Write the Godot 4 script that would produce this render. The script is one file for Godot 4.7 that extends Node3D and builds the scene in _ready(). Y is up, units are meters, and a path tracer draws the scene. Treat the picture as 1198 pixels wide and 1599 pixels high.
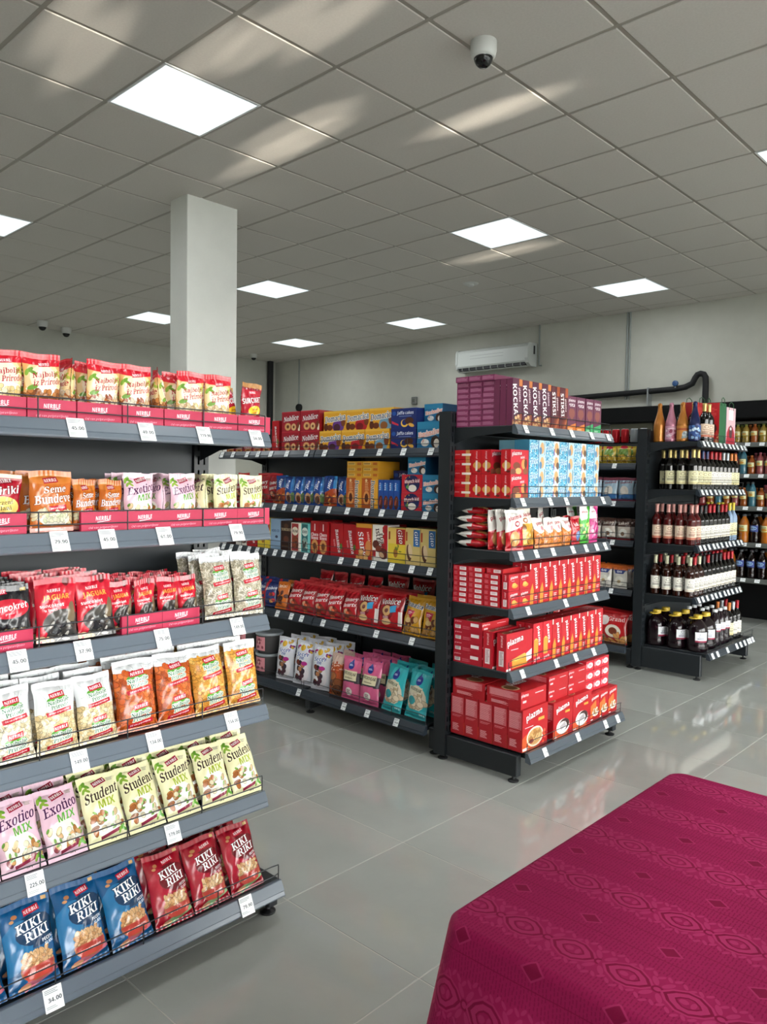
extends Node3D
# A grocery shop seen from the till: snack stand, biscuit aisle with its end stand, wine stand, cloth-covered table.
# World: x runs along the fronts of the end stands, -z runs into the shop, floor at y = 0.

const CEIL := 3.503
var counts := {}
var mats := {}
var fonts := {}
var glyphs := {}
var kinds := {}
var pics := {}
var rng := RandomNumberGenerator.new()

# ------------------------------------------------------------------ the scene
const GLINT := 380.0
const PANEL_GLOW := 1.02
const PANEL_LIGHT := 1.45

func _ready():
	var cam := Camera3D.new()
	cam.name = "camera"
	cam.fov = rad_to_deg(2.0 * atan(799.5 / 1212.0))
	cam.near = 0.05
	cam.far = 100.0
	cam.position = Vector3(0, 1.4636, 0)
	cam.basis = Basis.from_euler(Vector3(-0.0444342, -0.815133, 0.0150606))
	cam.current = true
	add_child(cam)
	var env := Environment.new()
	env.background_mode = Environment.BG_SKY
	var sky := Sky.new()
	var sm := ProceduralSkyMaterial.new()
	sm.sky_top_color = Color(0.83, 0.86, 0.88)
	sm.sky_horizon_color = Color(0.98, 0.97, 0.94)
	sm.ground_bottom_color = Color(0.45, 0.44, 0.42)
	sm.ground_horizon_color = Color(0.62, 0.62, 0.61)
	sm.sky_energy_multiplier = 3.6
	sm.ground_energy_multiplier = 2.2
	sky.sky_material = sm
	env.sky = sky
	env.tonemap_mode = Environment.TONE_MAPPER_LINEAR
	env.tonemap_exposure = 1.0
	env.sdfgi_enabled = true
	env.ssao_enabled = true
	env.ssil_enabled = true
	var we := WorldEnvironment.new()
	we.name = "environment"
	we.environment = env
	add_child(we)
	# sun mirrored by the windscreens of cars parked outside: narrow beams that come in low through the shop windows
	for g in [[1.2, 2.44, -2.66, 0.5, 0.8], [1.3, 2.3, -2.95, 0.2, 0.4], [0.9, 2.2, -3.3, 0.24, 0.9], [3.0, 3.0, -3.6, 0.36, 0.35], [3.05, 3.12, -3.72, 0.26, 0.5], [2.95, 3.17, -4.07, 0.09, 0.6], [3.3, 3.58, -2.72, 0.26, 0.7], [3.35, 3.63, -2.56, 0.16, 0.6], [0.6, 1.62, -3.55, 0.3, 0.9], [0.7, 1.8, -3.72, 0.2, 0.6], [5.3, 5.82, -4.18, 0.16, 0.5], [5.35, 5.92, -4.06, 0.14, 0.6]]:
		var s := SpotLight3D.new()
		s.name = "windscreen_glint"
		s.light_color = Color(1.0, 0.965, 0.9)
		s.light_energy = GLINT
		s.spot_range = 40.0
		s.spot_angle = g[3]
		s.spot_angle_attenuation = g[4]
		s.light_size = 0.03
		s.shadow_enabled = true
		add_child(s, true)
		s.look_at_from_position(Vector3(g[0], 0.8, 9.4), Vector3(g[1], CEIL, g[2]), Vector3.UP)
	build_shell()
	build_floor()
	build_ceiling()
	build_panels()
	build_fixtures()
	make_goods()
	fill_snack_stand()
	fill_end_stand()
	fill_biscuit_aisle()
	fill_wine_stand()
	fill_grocery_aisle()
	build_drinks_cabinet()
	build_table()
	finish_prints()
	finish_labels()
	for k in kinds.values():
		for nd in k.nodes: nd.free()
	print("textures ", pics.size(), " objects ", get_child_count())

# ------------------------------------------------------------------ naming and tagging
func numbered(called: String) -> String:
	var n: int = counts.get(called, 0)
	counts[called] = n + 1
	return called if n == 0 else "%s_%03d" % [called, n]

func tag(o: Node, label: String, category: String, group := "") -> Node:
	o.set_meta("label", label)
	o.set_meta("category", category)
	if group != "":
		o.set_meta("group", group)
	return o

func thing(called: String, label: String, category: String, at := Vector3.ZERO, group := "") -> Node3D:
	var o := Node3D.new()
	o.name = numbered(called)
	add_child(o)
	o.position = at
	tag(o, label, category, group)
	return o

func part(called: String, mesh: Mesh, m: Material, parent: Node, at := Vector3.ZERO) -> MeshInstance3D:
	var o := MeshInstance3D.new()
	o.name = called
	o.mesh = mesh
	if m:
		o.material_override = m
	o.position = at
	parent.add_child(o, true)
	return o

func single(called: String, mesh: Mesh, m: Material, label: String, category: String, at := Vector3.ZERO, group := "") -> MeshInstance3D:
	var o := MeshInstance3D.new()
	o.name = numbered(called)
	o.mesh = mesh
	if m:
		o.material_override = m
	add_child(o)
	o.position = at
	tag(o, label, category, group)
	return o

func struct(called: String, mesh: Mesh, m: Material, at := Vector3.ZERO) -> MeshInstance3D:
	var o := MeshInstance3D.new()
	o.name = called
	o.mesh = mesh
	if m:
		o.material_override = m
	o.position = at
	o.set_meta("kind", "structure")
	add_child(o)
	return o

# ------------------------------------------------------------------ materials
func hx(s: String) -> Color:
	return Color.html(s)

func mat(key: String, col := "808080", rough := 0.6, metal := 0.0, spec := 0.5) -> StandardMaterial3D:
	if not mats.has(key):
		var m := StandardMaterial3D.new()
		m.resource_name = key
		m.albedo_color = hx(col)
		m.roughness = rough
		m.metallic = metal
		m.metallic_specular = spec
		mats[key] = m
	return mats[key]

func tmat(key: String, print_at: Array, rough := 0.5, coat := 0.0) -> StandardMaterial3D:
	if not mats.has(key):
		var m := StandardMaterial3D.new()
		m.resource_name = key
		sheet_users.append([m, print_at[0]])
		m.uv1_offset = Vector3(print_at[1].x / 2048.0, print_at[1].y / 2048.0, 0)
		m.uv1_scale = Vector3(print_at[2].x / 2048.0, print_at[2].y / 2048.0, 1)
		m.roughness = rough
		m.texture_repeat = false
		if coat > 0.0:
			m.roughness = 0.24
			m.metallic_specular = 0.6
		if coat > 5.0:
			m.clearcoat_enabled = true
			m.clearcoat = coat
			m.clearcoat_roughness = 0.15
		mats[key] = m
	return mats[key]

# ------------------------------------------------------------------ mesh building
class MB:
	var v := PackedVector3Array()
	var n := PackedVector3Array()
	var uv := PackedVector2Array()
	func tri(a, b, c, ua := Vector2.ZERO, ub := Vector2.ZERO, uc := Vector2.ZERO, na = null, nb = null, nc = null):
		# a, b, c counter-clockwise seen from outside
		var f: Vector3 = (b - a).cross(c - a)
		if f.length_squared() < 1e-18:
			return
		f = f.normalized()
		v.append(a); v.append(c); v.append(b)
		n.append(na if na != null else f); n.append(nc if nc != null else f); n.append(nb if nb != null else f)
		uv.append(ua); uv.append(uc); uv.append(ub)
	func quad(a, b, c, d, ua := Vector2(0, 1), ub := Vector2(1, 1), uc := Vector2(1, 0), ud := Vector2(0, 0)):
		tri(a, b, c, ua, ub, uc)
		tri(a, c, d, ua, uc, ud)
	func box(lo: Vector3, hi: Vector3):
		var p = [Vector3(lo.x, lo.y, lo.z), Vector3(hi.x, lo.y, lo.z), Vector3(hi.x, hi.y, lo.z), Vector3(lo.x, hi.y, lo.z),
			Vector3(lo.x, lo.y, hi.z), Vector3(hi.x, lo.y, hi.z), Vector3(hi.x, hi.y, hi.z), Vector3(lo.x, hi.y, hi.z)]
		quad(p[4], p[5], p[6], p[7]); quad(p[1], p[0], p[3], p[2]); quad(p[0], p[4], p[7], p[3])
		quad(p[5], p[1], p[2], p[6]); quad(p[7], p[6], p[2], p[3]); quad(p[0], p[1], p[5], p[4])
	func cbox(lo: Vector3, hi: Vector3, b := 0.004):
		# box with chamfered edges: three slabs of planes joined by bevel strips
		var c = (lo + hi) * 0.5
		var h = (hi - lo) * 0.5
		b = minf(b, minf(h.x, minf(h.y, h.z)) * 0.9)
		for ax in 3:
			var u = (ax + 1) % 3
			var w = (ax + 2) % 3
			for s in [-1.0, 1.0]:
				var q = []
				for k in [[-1, -1], [1, -1], [1, 1], [-1, 1]]:
					var p = Vector3()
					p[ax] = s * h[ax]; p[u] = k[0] * (h[u] - b); p[w] = k[1] * (h[w] - b)
					q.append(c + p)
				if s > 0: quad(q[0], q[1], q[2], q[3])
				else: quad(q[3], q[2], q[1], q[0])
			for su in [-1.0, 1.0]:
				for sw in [-1.0, 1.0]:
					var e = []
					for k in [[-1, 0], [1, 0], [1, 1], [-1, 1]]:
						var p = Vector3()
						p[ax] = k[0] * (h[ax] - b)
						p[u] = su * (h[u] - (b if k[1] == 1 else 0.0)); p[w] = sw * (h[w] - (0.0 if k[1] == 1 else b))
						e.append(c + p)
					if su * sw > 0: quad(e[3], e[2], e[1], e[0])
					else: quad(e[0], e[1], e[2], e[3])
		for sx in [-1.0, 1.0]:
			for sy in [-1.0, 1.0]:
				for sz in [-1.0, 1.0]:
					var a1 = c + Vector3(sx * h.x, sy * (h.y - b), sz * (h.z - b))
					var a2 = c + Vector3(sx * (h.x - b), sy * h.y, sz * (h.z - b))
					var a3 = c + Vector3(sx * (h.x - b), sy * (h.y - b), sz * h.z)
					if sx * sy * sz > 0: tri(a1, a2, a3)
					else: tri(a1, a3, a2)
	func tube(pts: Array, r: float, sides := 6, closed_ends := true):
		var rings = []
		var up = Vector3(0.13, 0.97, 0.21).normalized()
		for i in pts.size():
			var d: Vector3 = (pts[mini(i + 1, pts.size() - 1)] - pts[maxi(i - 1, 0)]).normalized()
			var s = d.cross(up)
			if s.length() < 0.05: s = d.cross(Vector3.RIGHT)
			s = s.normalized()
			var t = s.cross(d).normalized()
			var ring = []
			for k in sides:
				var a = TAU * k / sides
				ring.append([pts[i] + (s * cos(a) + t * sin(a)) * r, s * cos(a) + t * sin(a)])
			rings.append(ring)
		for i in rings.size() - 1:
			for k in sides:
				var k2 = (k + 1) % sides
				var a = rings[i][k]; var b = rings[i][k2]; var c2 = rings[i + 1][k2]; var d2 = rings[i + 1][k]
				tri(a[0], d2[0], c2[0], Vector2.ZERO, Vector2.ZERO, Vector2.ZERO, a[1], d2[1], c2[1])
				tri(a[0], c2[0], b[0], Vector2.ZERO, Vector2.ZERO, Vector2.ZERO, a[1], c2[1], b[1])
		if closed_ends:
			for e in [0, rings.size() - 1]:
				for k in range(1, sides - 1):
					if e == 0: tri(rings[e][0][0], rings[e][k][0], rings[e][k + 1][0])
					else: tri(rings[e][0][0], rings[e][k + 1][0], rings[e][k][0])
	func lathe(prof: Array, sides := 20, a0 := 0.0, a1 := TAU, uvs := false):
		# prof: [r, y] from bottom to top; smooth normals; angle 0 faces +z
		var m = prof.size()
		var nn = []
		for i in m:
			var p0 = prof[maxi(i - 1, 0)]; var p1 = prof[mini(i + 1, m - 1)]
			var t = Vector2(p1[0] - p0[0], p1[1] - p0[1]).normalized()
			nn.append(Vector2(t.y, -t.x))
		for i in m - 1:
			for k in sides:
				var q = []
				for e in [[i, k], [i, k + 1], [i + 1, k + 1], [i + 1, k]]:
					var a = a0 + (a1 - a0) * e[1] / sides
					var r = prof[e[0]][0]
					q.append([Vector3(sin(a) * r, prof[e[0]][1], cos(a) * r), Vector3(sin(a) * nn[e[0]].x, nn[e[0]].y, cos(a) * nn[e[0]].x), Vector2(float(e[1]) / sides, 1.0 - float(e[0]) / (m - 1))])
				tri(q[0][0], q[1][0], q[2][0], q[0][2], q[1][2], q[2][2], q[0][1], q[1][1], q[2][1])
				tri(q[0][0], q[2][0], q[3][0], q[0][2], q[2][2], q[3][2], q[0][1], q[2][1], q[3][1])
	func prism(prof: Array, x0: float, x1: float):
		# profile of [z, y] points extruded along x
		var m = prof.size()
		var area := 0.0
		for i in m: area += prof[i][0] * prof[(i + 1) % m][1] - prof[(i + 1) % m][0] * prof[i][1]
		if area < 0.0:
			prof = prof.duplicate()
			prof.reverse()
		var poly = PackedVector2Array()
		for i in m:
			var p = prof[i]; var q = prof[(i + 1) % m]
			quad(Vector3(x0, p[1], p[0]), Vector3(x1, p[1], p[0]), Vector3(x1, q[1], q[0]), Vector3(x0, q[1], q[0]))
			poly.append(Vector2(p[0], p[1]))
		var ix = Geometry2D.triangulate_polygon(poly)
		for k in range(0, ix.size(), 3):
			var a = poly[ix[k]]; var b = poly[ix[k + 1]]; var c = poly[ix[k + 2]]
			if (b - a).cross(c - a) < 0:
				var t = b; b = c; c = t
			tri(Vector3(x0, a.y, a.x), Vector3(x0, b.y, b.x), Vector3(x0, c.y, c.x))
			tri(Vector3(x1, a.y, a.x), Vector3(x1, c.y, c.x), Vector3(x1, b.y, b.x))
	func mesh(into: ArrayMesh = null, m: Material = null) -> ArrayMesh:
		var am := into if into else ArrayMesh.new()
		var arr = []
		arr.resize(Mesh.ARRAY_MAX)
		arr[Mesh.ARRAY_VERTEX] = v; arr[Mesh.ARRAY_NORMAL] = n; arr[Mesh.ARRAY_TEX_UV] = uv
		am.add_surface_from_arrays(Mesh.PRIMITIVE_TRIANGLES, arr)
		if m: am.surface_set_material(am.get_surface_count() - 1, m)
		return am

func boxmesh(lo: Vector3, hi: Vector3) -> ArrayMesh:
	var b := MB.new(); b.box(lo, hi); return b.mesh()

func cboxmesh(lo: Vector3, hi: Vector3, bev := 0.004) -> ArrayMesh:
	var b := MB.new(); b.cbox(lo, hi, bev); return b.mesh()

func lathemesh(prof: Array, sides := 20) -> ArrayMesh:
	var b := MB.new(); b.lathe(prof, sides); return b.mesh()

# ------------------------------------------------------------------ printed pictures (packaging, labels, lettering)
func font(key: String) -> SystemFont:
	if not fonts.has(key):
		var f := SystemFont.new()
		f.font_names = PackedStringArray(["Droid Serif" if key[0] == "s" else "Droid Sans"])
		f.font_weight = 700 if key.length() > 1 else 400
		fonts[key] = f
	return fonts[key]

func glyph_tris(s: String, fk: String) -> Array:
	var key := fk + ":" + s
	if not glyphs.has(key):
		var tm := TextMesh.new()
		tm.font = font(fk); tm.text = s; tm.font_size = 48; tm.pixel_size = 1.0; tm.depth = 0.0; tm.curve_step = 3.0
		var a = tm.get_mesh_arrays()
		var vs: PackedVector3Array = a[Mesh.ARRAY_VERTEX]
		var ix = a[Mesh.ARRAY_INDEX]
		var pts := PackedVector2Array()
		var lo := Vector2(1e9, 1e9)
		var hi := Vector2(-1e9, -1e9)
		for k in ix.size():
			var p := Vector2(vs[ix[k]].x, vs[ix[k]].y)
			pts.append(p); lo = lo.min(p); hi = hi.max(p)
		glyphs[key] = [pts, lo, hi]
	return glyphs[key]

class Pic:
	var im: Image
	var k: float            # pixels per unit (a picture is 100 units wide)
	func _init(px: int, aspect: float, bg: String):
		im = Image.create(px * 2, int(px * 2 * aspect), false, Image.FORMAT_RGB8)
		k = px * 2 / 100.0
		im.fill(Color.html(bg))
	func rect(x, y, w, h, c: Color):
		im.fill_rect(Rect2i(int(x * k), int(y * k), maxi(1, int(w * k)), maxi(1, int(h * k))), c)
	func tri(a: Vector2, b: Vector2, c: Vector2, col: Color):
		var y0 := maxi(0, int(ceil(minf(a.y, minf(b.y, c.y)) - 0.5)))
		var y1 := mini(im.get_height() - 1, int(floor(maxf(a.y, maxf(b.y, c.y)) - 0.5)))
		for y in range(y0, y1 + 1):
			var yc := y + 0.5
			var lo := 1e9
			var hi := -1e9
			for e in [[a, b], [b, c], [c, a]]:
				var p: Vector2 = e[0]
				var q: Vector2 = e[1]
				if (p.y <= yc) != (q.y <= yc):
					var x := p.x + (q.x - p.x) * (yc - p.y) / (q.y - p.y)
					lo = minf(lo, x); hi = maxf(hi, x)
			if hi >= lo:
				var xa := int(round(lo))
				var xb := int(round(hi))
				if xb > xa:
					im.fill_rect(Rect2i(xa, y, xb - xa, 1), col)
	func poly(pts: Array, col: Color):
		var pv := PackedVector2Array()
		for i in range(0, pts.size(), 2): pv.append(Vector2(pts[i], pts[i + 1]) * k)
		var ix := Geometry2D.triangulate_polygon(pv)
		for i in range(0, ix.size(), 3): tri(pv[ix[i]], pv[ix[i + 1]], pv[ix[i + 2]], col)
	func ell(cx, cy, rx, ry, col: Color, rot := 0.0):
		var m := 18
		var pts := []
		for i in m:
			var a := TAU * i / m
			var p := Vector2(cos(a) * rx, sin(a) * ry).rotated(deg_to_rad(rot))
			pts.append(Vector2(cx, cy) * k + p * k)
		for i in range(1, m - 1): tri(pts[0], pts[i], pts[i + 1], col)
	func glyphs(g: Array, cx, cy, hgt, maxw, col: Color, rot := 0.0, shear := 0.0):
		var lo: Vector2 = g[1]
		var hi: Vector2 = g[2]
		var s: float = hgt / maxf(1.0, hi.y - lo.y)
		var sx := s
		if maxw > 0.0 and (hi.x - lo.x) * s > maxw: sx = maxw / (hi.x - lo.x)
		var mid := (lo + hi) * 0.5
		var r := deg_to_rad(rot)
		var t := PackedVector2Array()
		for p in g[0]:
			var q: Vector2 = p - mid
			q = Vector2(q.x * sx + q.y * s * shear, -q.y * s).rotated(r)
			t.append((Vector2(cx, cy) + q) * k)
		for i in range(0, t.size(), 3): tri(t[i], t[i + 1], t[i + 2], col)
	func done() -> ImageTexture:
		im.resize(im.get_width() / 2, im.get_height() / 2, Image.INTERPOLATE_BILINEAR)
		return ImageTexture.create_from_image(im)

# Drawing list: r rect x y w h col | e ellipse cx cy rx ry col rot | p polygon pts col | t text str cx cy height maxw col font rot shear
#               n scattered kernels x y w h count rx ry cols | b brand plate cx cy size rot | l text lines x y w h rows col
func draw(px: int, aspect: float, bg: String, ops: Array) -> ImageTexture:
	var p := Pic.new(px, aspect, bg)
	var r := RandomNumberGenerator.new()
	r.seed = hash(bg) + ops.size() * 7 + px
	for o in ops:
		match o[0]:
			"r": p.rect(o[1], o[2], o[3], o[4], hx(o[5]))
			"e": p.ell(o[1], o[2], o[3], o[4], hx(o[5]), o[6] if o.size() > 6 else 0.0)
			"p": p.poly(o[1], hx(o[2]))
			"t":
				var f: String = o[7] if o.size() > 7 else "nb"
				p.glyphs(glyph_tris(o[1], f), o[2], o[3], o[4], o[5], hx(o[6]), o[8] if o.size() > 8 else 0.0, o[9] if o.size() > 9 else 0.0)
			"o": # outlined text: str cx cy h maxw fill outline font rot shear
				var g = glyph_tris(o[1], o[8])
				for d in 8:
					var a := TAU * d / 8.0
					p.glyphs(g, o[2] + cos(a) * 1.6, o[3] + sin(a) * 1.6, o[4], o[5], hx(o[7]), o[9], o[10])
				p.glyphs(g, o[2], o[3], o[4], o[5], hx(o[6]), o[9], o[10])
			"n":
				for i in o[5]:
					var c: String = o[8][r.randi() % o[8].size()]
					var cx: float = o[1] + r.randf() * o[3]
					var cy: float = o[2] + r.randf() * o[4]
					var ro := r.randf() * 180.0
					p.ell(cx, cy, o[6] * 1.15, o[7] * 1.15, hx(c).darkened(0.35), ro)
					p.ell(cx - 0.3, cy - 0.3, o[6], o[7], hx(c), ro)
			"b":
				var s: float = o[3]
				var ro2: float = o[4] if o.size() > 4 else -6.0
				var q := []
				for e in [[-1.5, -0.55], [1.5, -0.55], [1.5, 0.55], [-1.5, 0.55]]:
					var w := Vector2(e[0], e[1]).rotated(deg_to_rad(ro2)) * s
					q.append(o[1] + w.x); q.append(o[2] + w.y)
				p.poly(q, hx(o[5] if o.size() > 5 else "c4142c"))
				p.glyphs(glyph_tris("NERBLE", "nb"), o[1], o[2], s * 0.62, s * 2.6, hx("ffffff"), ro2, 0.1)
			"l":
				for i in int(o[5]):
					var y: float = o[2] + o[4] * i / o[5]
					p.rect(o[1], y, o[3] * (0.7 + 0.3 * r.randf()), o[4] / o[5] * 0.55, hx(o[6]))
	return p.done()

# ------------------------------------------------------------------ packaging prints, drawn as flat print
# All prints share two sheets; a material looks up its own rectangle of the sheet.
var sheets := []
var sheet_at := Vector2i(2, 2)
var sheet_row := 0
var sheet_users := []

func art(key: String) -> Array:
	if not pics.has(key):
		var im := draw_art(key).get_image()
		im.convert(Image.FORMAT_RGB8)
		var s := im.get_size()
		if sheet_at.x + s.x + 2 > 2048:
			sheet_at = Vector2i(2, sheet_at.y + sheet_row + 4)
			sheet_row = 0
		if sheets.is_empty() or sheet_at.y + s.y + 2 > 2048:
			sheets.append(Image.create(2048, 2048, false, Image.FORMAT_RGB8))
			sheet_at = Vector2i(2, 2)
			sheet_row = 0
		sheets[-1].blit_rect(im, Rect2i(Vector2i.ZERO, s), sheet_at)
		pics[key] = [sheets.size() - 1, Vector2(sheet_at) + Vector2(1, 1), Vector2(s) - Vector2(2, 2)]
		sheet_at.x += s.x + 4
		sheet_row = maxi(sheet_row, s.y)
	return pics[key]

func finish_prints():
	var tex := []
	for im in sheets: tex.append(ImageTexture.create_from_image(im))
	for u in sheet_users: u[0].albedo_texture = tex[u[1]]

func leaves(x, y, s, col := "6a9a34") -> Array:
	return [["e", x, y, s, s * 0.4, col, -35.0], ["e", x + s * 0.7, y + s * 0.5, s * 0.9, s * 0.38, col, 30.0], ["e", x - s * 0.6, y + s * 0.5, s * 0.8, s * 0.35, "88b040", -70.0]]

func nut_art(cols: Array, rx: float, ry: float, count: int) -> ImageTexture:
	var o := [["r", 0, 0, 100, 160, "e6b070"], ["e", 50, 66, 50, 48, "f2d8a4"], ["e", 50, 64, 38, 34, "f8ecd0"], ["r", 0, 0, 100, 20, "d3182c"], ["e", 50, 20, 62, 12, "d3182c"], ["r", 0, 3, 100, 2, "e8505c"]]
	o += leaves(14, 44, 11) + leaves(86, 46, 10, "a8b84a")
	o += [["e", 50, 90, 46, 12, "fdf6e4"], ["n", -2, 90, 104, 68, count + count / 2, rx, ry, cols], ["e", 18, 86, 12, 6, "74a43c", -20.0]]
	o += [["b", 52, 28, 11, -6.0], ["t", "Najbolje", 54, 54, 17, 78, "b01430", "sb", -8.0, 0.25], ["t", "iz Prirode", 58, 70, 15, 78, "b01430", "sb", -8.0, 0.25]]
	return draw(200, 1.6, "f0d48c", o)

func clear_art(cols: Array, rx: float, ry: float, count: int, base: String, fill_from: float) -> ImageTexture:
	var o := [["r", 0, fill_from, 100, 180, base], ["n", -2, fill_from, 104, 172 - fill_from, count, rx, ry, cols], ["n", 0, 4, 100, fill_from - 6, 16, 9.0, 0.8, ["eceeef", "dcdfe2", "f4f4f4"]]]
	for y in [34.0, 112.0]:
		o += [["e", 54, y + 12, 27, 9, "4f9a34"], ["p", [26, y + 16, 40, y + 2, 52, y + 10, 66, y + 1, 82, y + 14], "5aa63c"], ["b", 52, y, 12, -8.0], ["o", "Najbolje", 54, y + 17, 13, 52, "2c6a4a", "f2f6ee", "sb", -8.0, 0.15], ["o", "Prirode", 56, y + 27, 10, 44, "2c6a4a", "f2f6ee", "sb", -8.0, 0.15]]
		o += [["p", [22, y + 40, 84, y + 31, 86, y + 41, 24, y + 50], "c01c30"], ["t", "Od vas pripravljeno", 54, y + 40.5, 5.5, 56, "ffffff", "nb", -8.0, 0.1]]
	return draw(200, 1.7, "e4e6e8", o)

func kiki_art(bg: String, dark: String, lite: String, cloth: String) -> ImageTexture:
	var o := [["e", 60, 60, 46, 30, dark], ["e", 20, 80, 30, 50, lite, 30.0], ["e", 62, 58, 40, 26, dark, -12.0], ["b", 60, 22, 11, -10.0], ["e", 26, 26, 6, 4, "b8784a"], ["e", 20, 33, 5, 3, "c89060"]]
	o += [["p", [22, 148, 92, 128, 100, 140, 30, 160], cloth], ["e", 58, 124, 36, 22, "b56a44"], ["n", 28, 96, 58, 22, 60, 6.0, 3.4, ["d8a874", "c8905c", "e2bc8c"]], ["p", [24, 122, 92, 118, 84, 142, 36, 144], "c8483c"], ["t", "Od vas pripravljeno", 58, 131, 5.0, 52, "ffffff", "nb", -5.0, 0.1]]
	o += [["o", "KIKI", 52, 47, 17, 60, "ffffff", dark, "sb", -10.0, 0.12], ["o", "RIKI", 64, 65, 17, 60, "ffffff", dark, "sb", -10.0, 0.12], ["t", "PECENI", 84, 80, 6, 26, "ffffff", "nb", -10.0, 0.1], ["t", "SLANI", 86, 88, 6, 22, "ffffff", "nb", -10.0, 0.1], ["e", 30, 152, 13, 5, "d8a078", -10.0], ["r", 84, 4, 10, 7, "c8a060"]]
	return draw(220, 1.6, bg, o)

func mix_art(bg: String, word: String, wcol: String, mcol: String, nuts: Array) -> ImageTexture:
	var o := [["e", 50, 110, 40, 34, "fbf7ea"]]
	o += leaves(12, 18, 10) + leaves(14, 30, 8, "8fae40")
	o += [["b", 52, 20, 12, -14.0, "9c1c34"], ["l", 74, 14, 18, 10, 3, "a09a84"], ["t", word, 52, 46, 24, 88, wcol, "sb", -10.0, 0.25], ["t", "MIX", 60, 70, 18, 46, mcol, "nb", -8.0, 0.1]]
	o += [["n", 6, 92, 88, 44, 13, 9.0, 5.2, nuts], ["n", 10, 84, 84, 50, 8, 5.0, 2.4, ["6a9a3a", "84b04a"]], ["n", 20, 100, 60, 30, 4, 6.0, 6.0, ["f2ead0", "e8dcb8"]]]
	o += [["p", [30, 142, 80, 132, 82, 139, 32, 149], "8c2440"], ["t", "100 g", 62, 152, 6, 30, "4a3a34", "nb", -8.0, 0.1]]
	o += leaves(86, 134, 10, "5aa030")
	return draw(220, 1.6, bg, o)

func dom_art(c1: String, c2: String) -> ImageTexture:
	return draw(180, 0.6, "e0a224", [["r", 0, 0, 100, 7, "e8b440"], ["e", 66, 46, 26, 20, c1], ["e", 60, 50, 15, 11, c2], ["e", 28, 50, 13, 9, "6a3014"], ["e", 88, 34, 10, 14, "7a3a18"], ["e", 10, 48, 9, 12, "5a2410"], ["o", "Domacica", 52, 22, 19, 92, "1c2a44", "ffffff", "sb", -5.0, 0.1]])

func plazma(o: Array) -> Array:
	return [["o", "plazma", o[0], o[1], o[2], o[3], "ffffff", "a80c20", "nb", o[4], 0.0]]

func wine_art(bg: String, ink: String, band: String) -> ImageTexture:
	return draw(96, 1.25, bg, [["r", 4, 4, 92, 2, ink], ["e", 50, 30, 16, 13, ink], ["e", 50, 30, 13, 10, bg], ["t", "VINO", 50, 58, 12, 70, ink, "sb"], ["l", 20, 72, 60, 22, 4, ink], ["r", 0, 104, 100, 22, band]])

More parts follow.
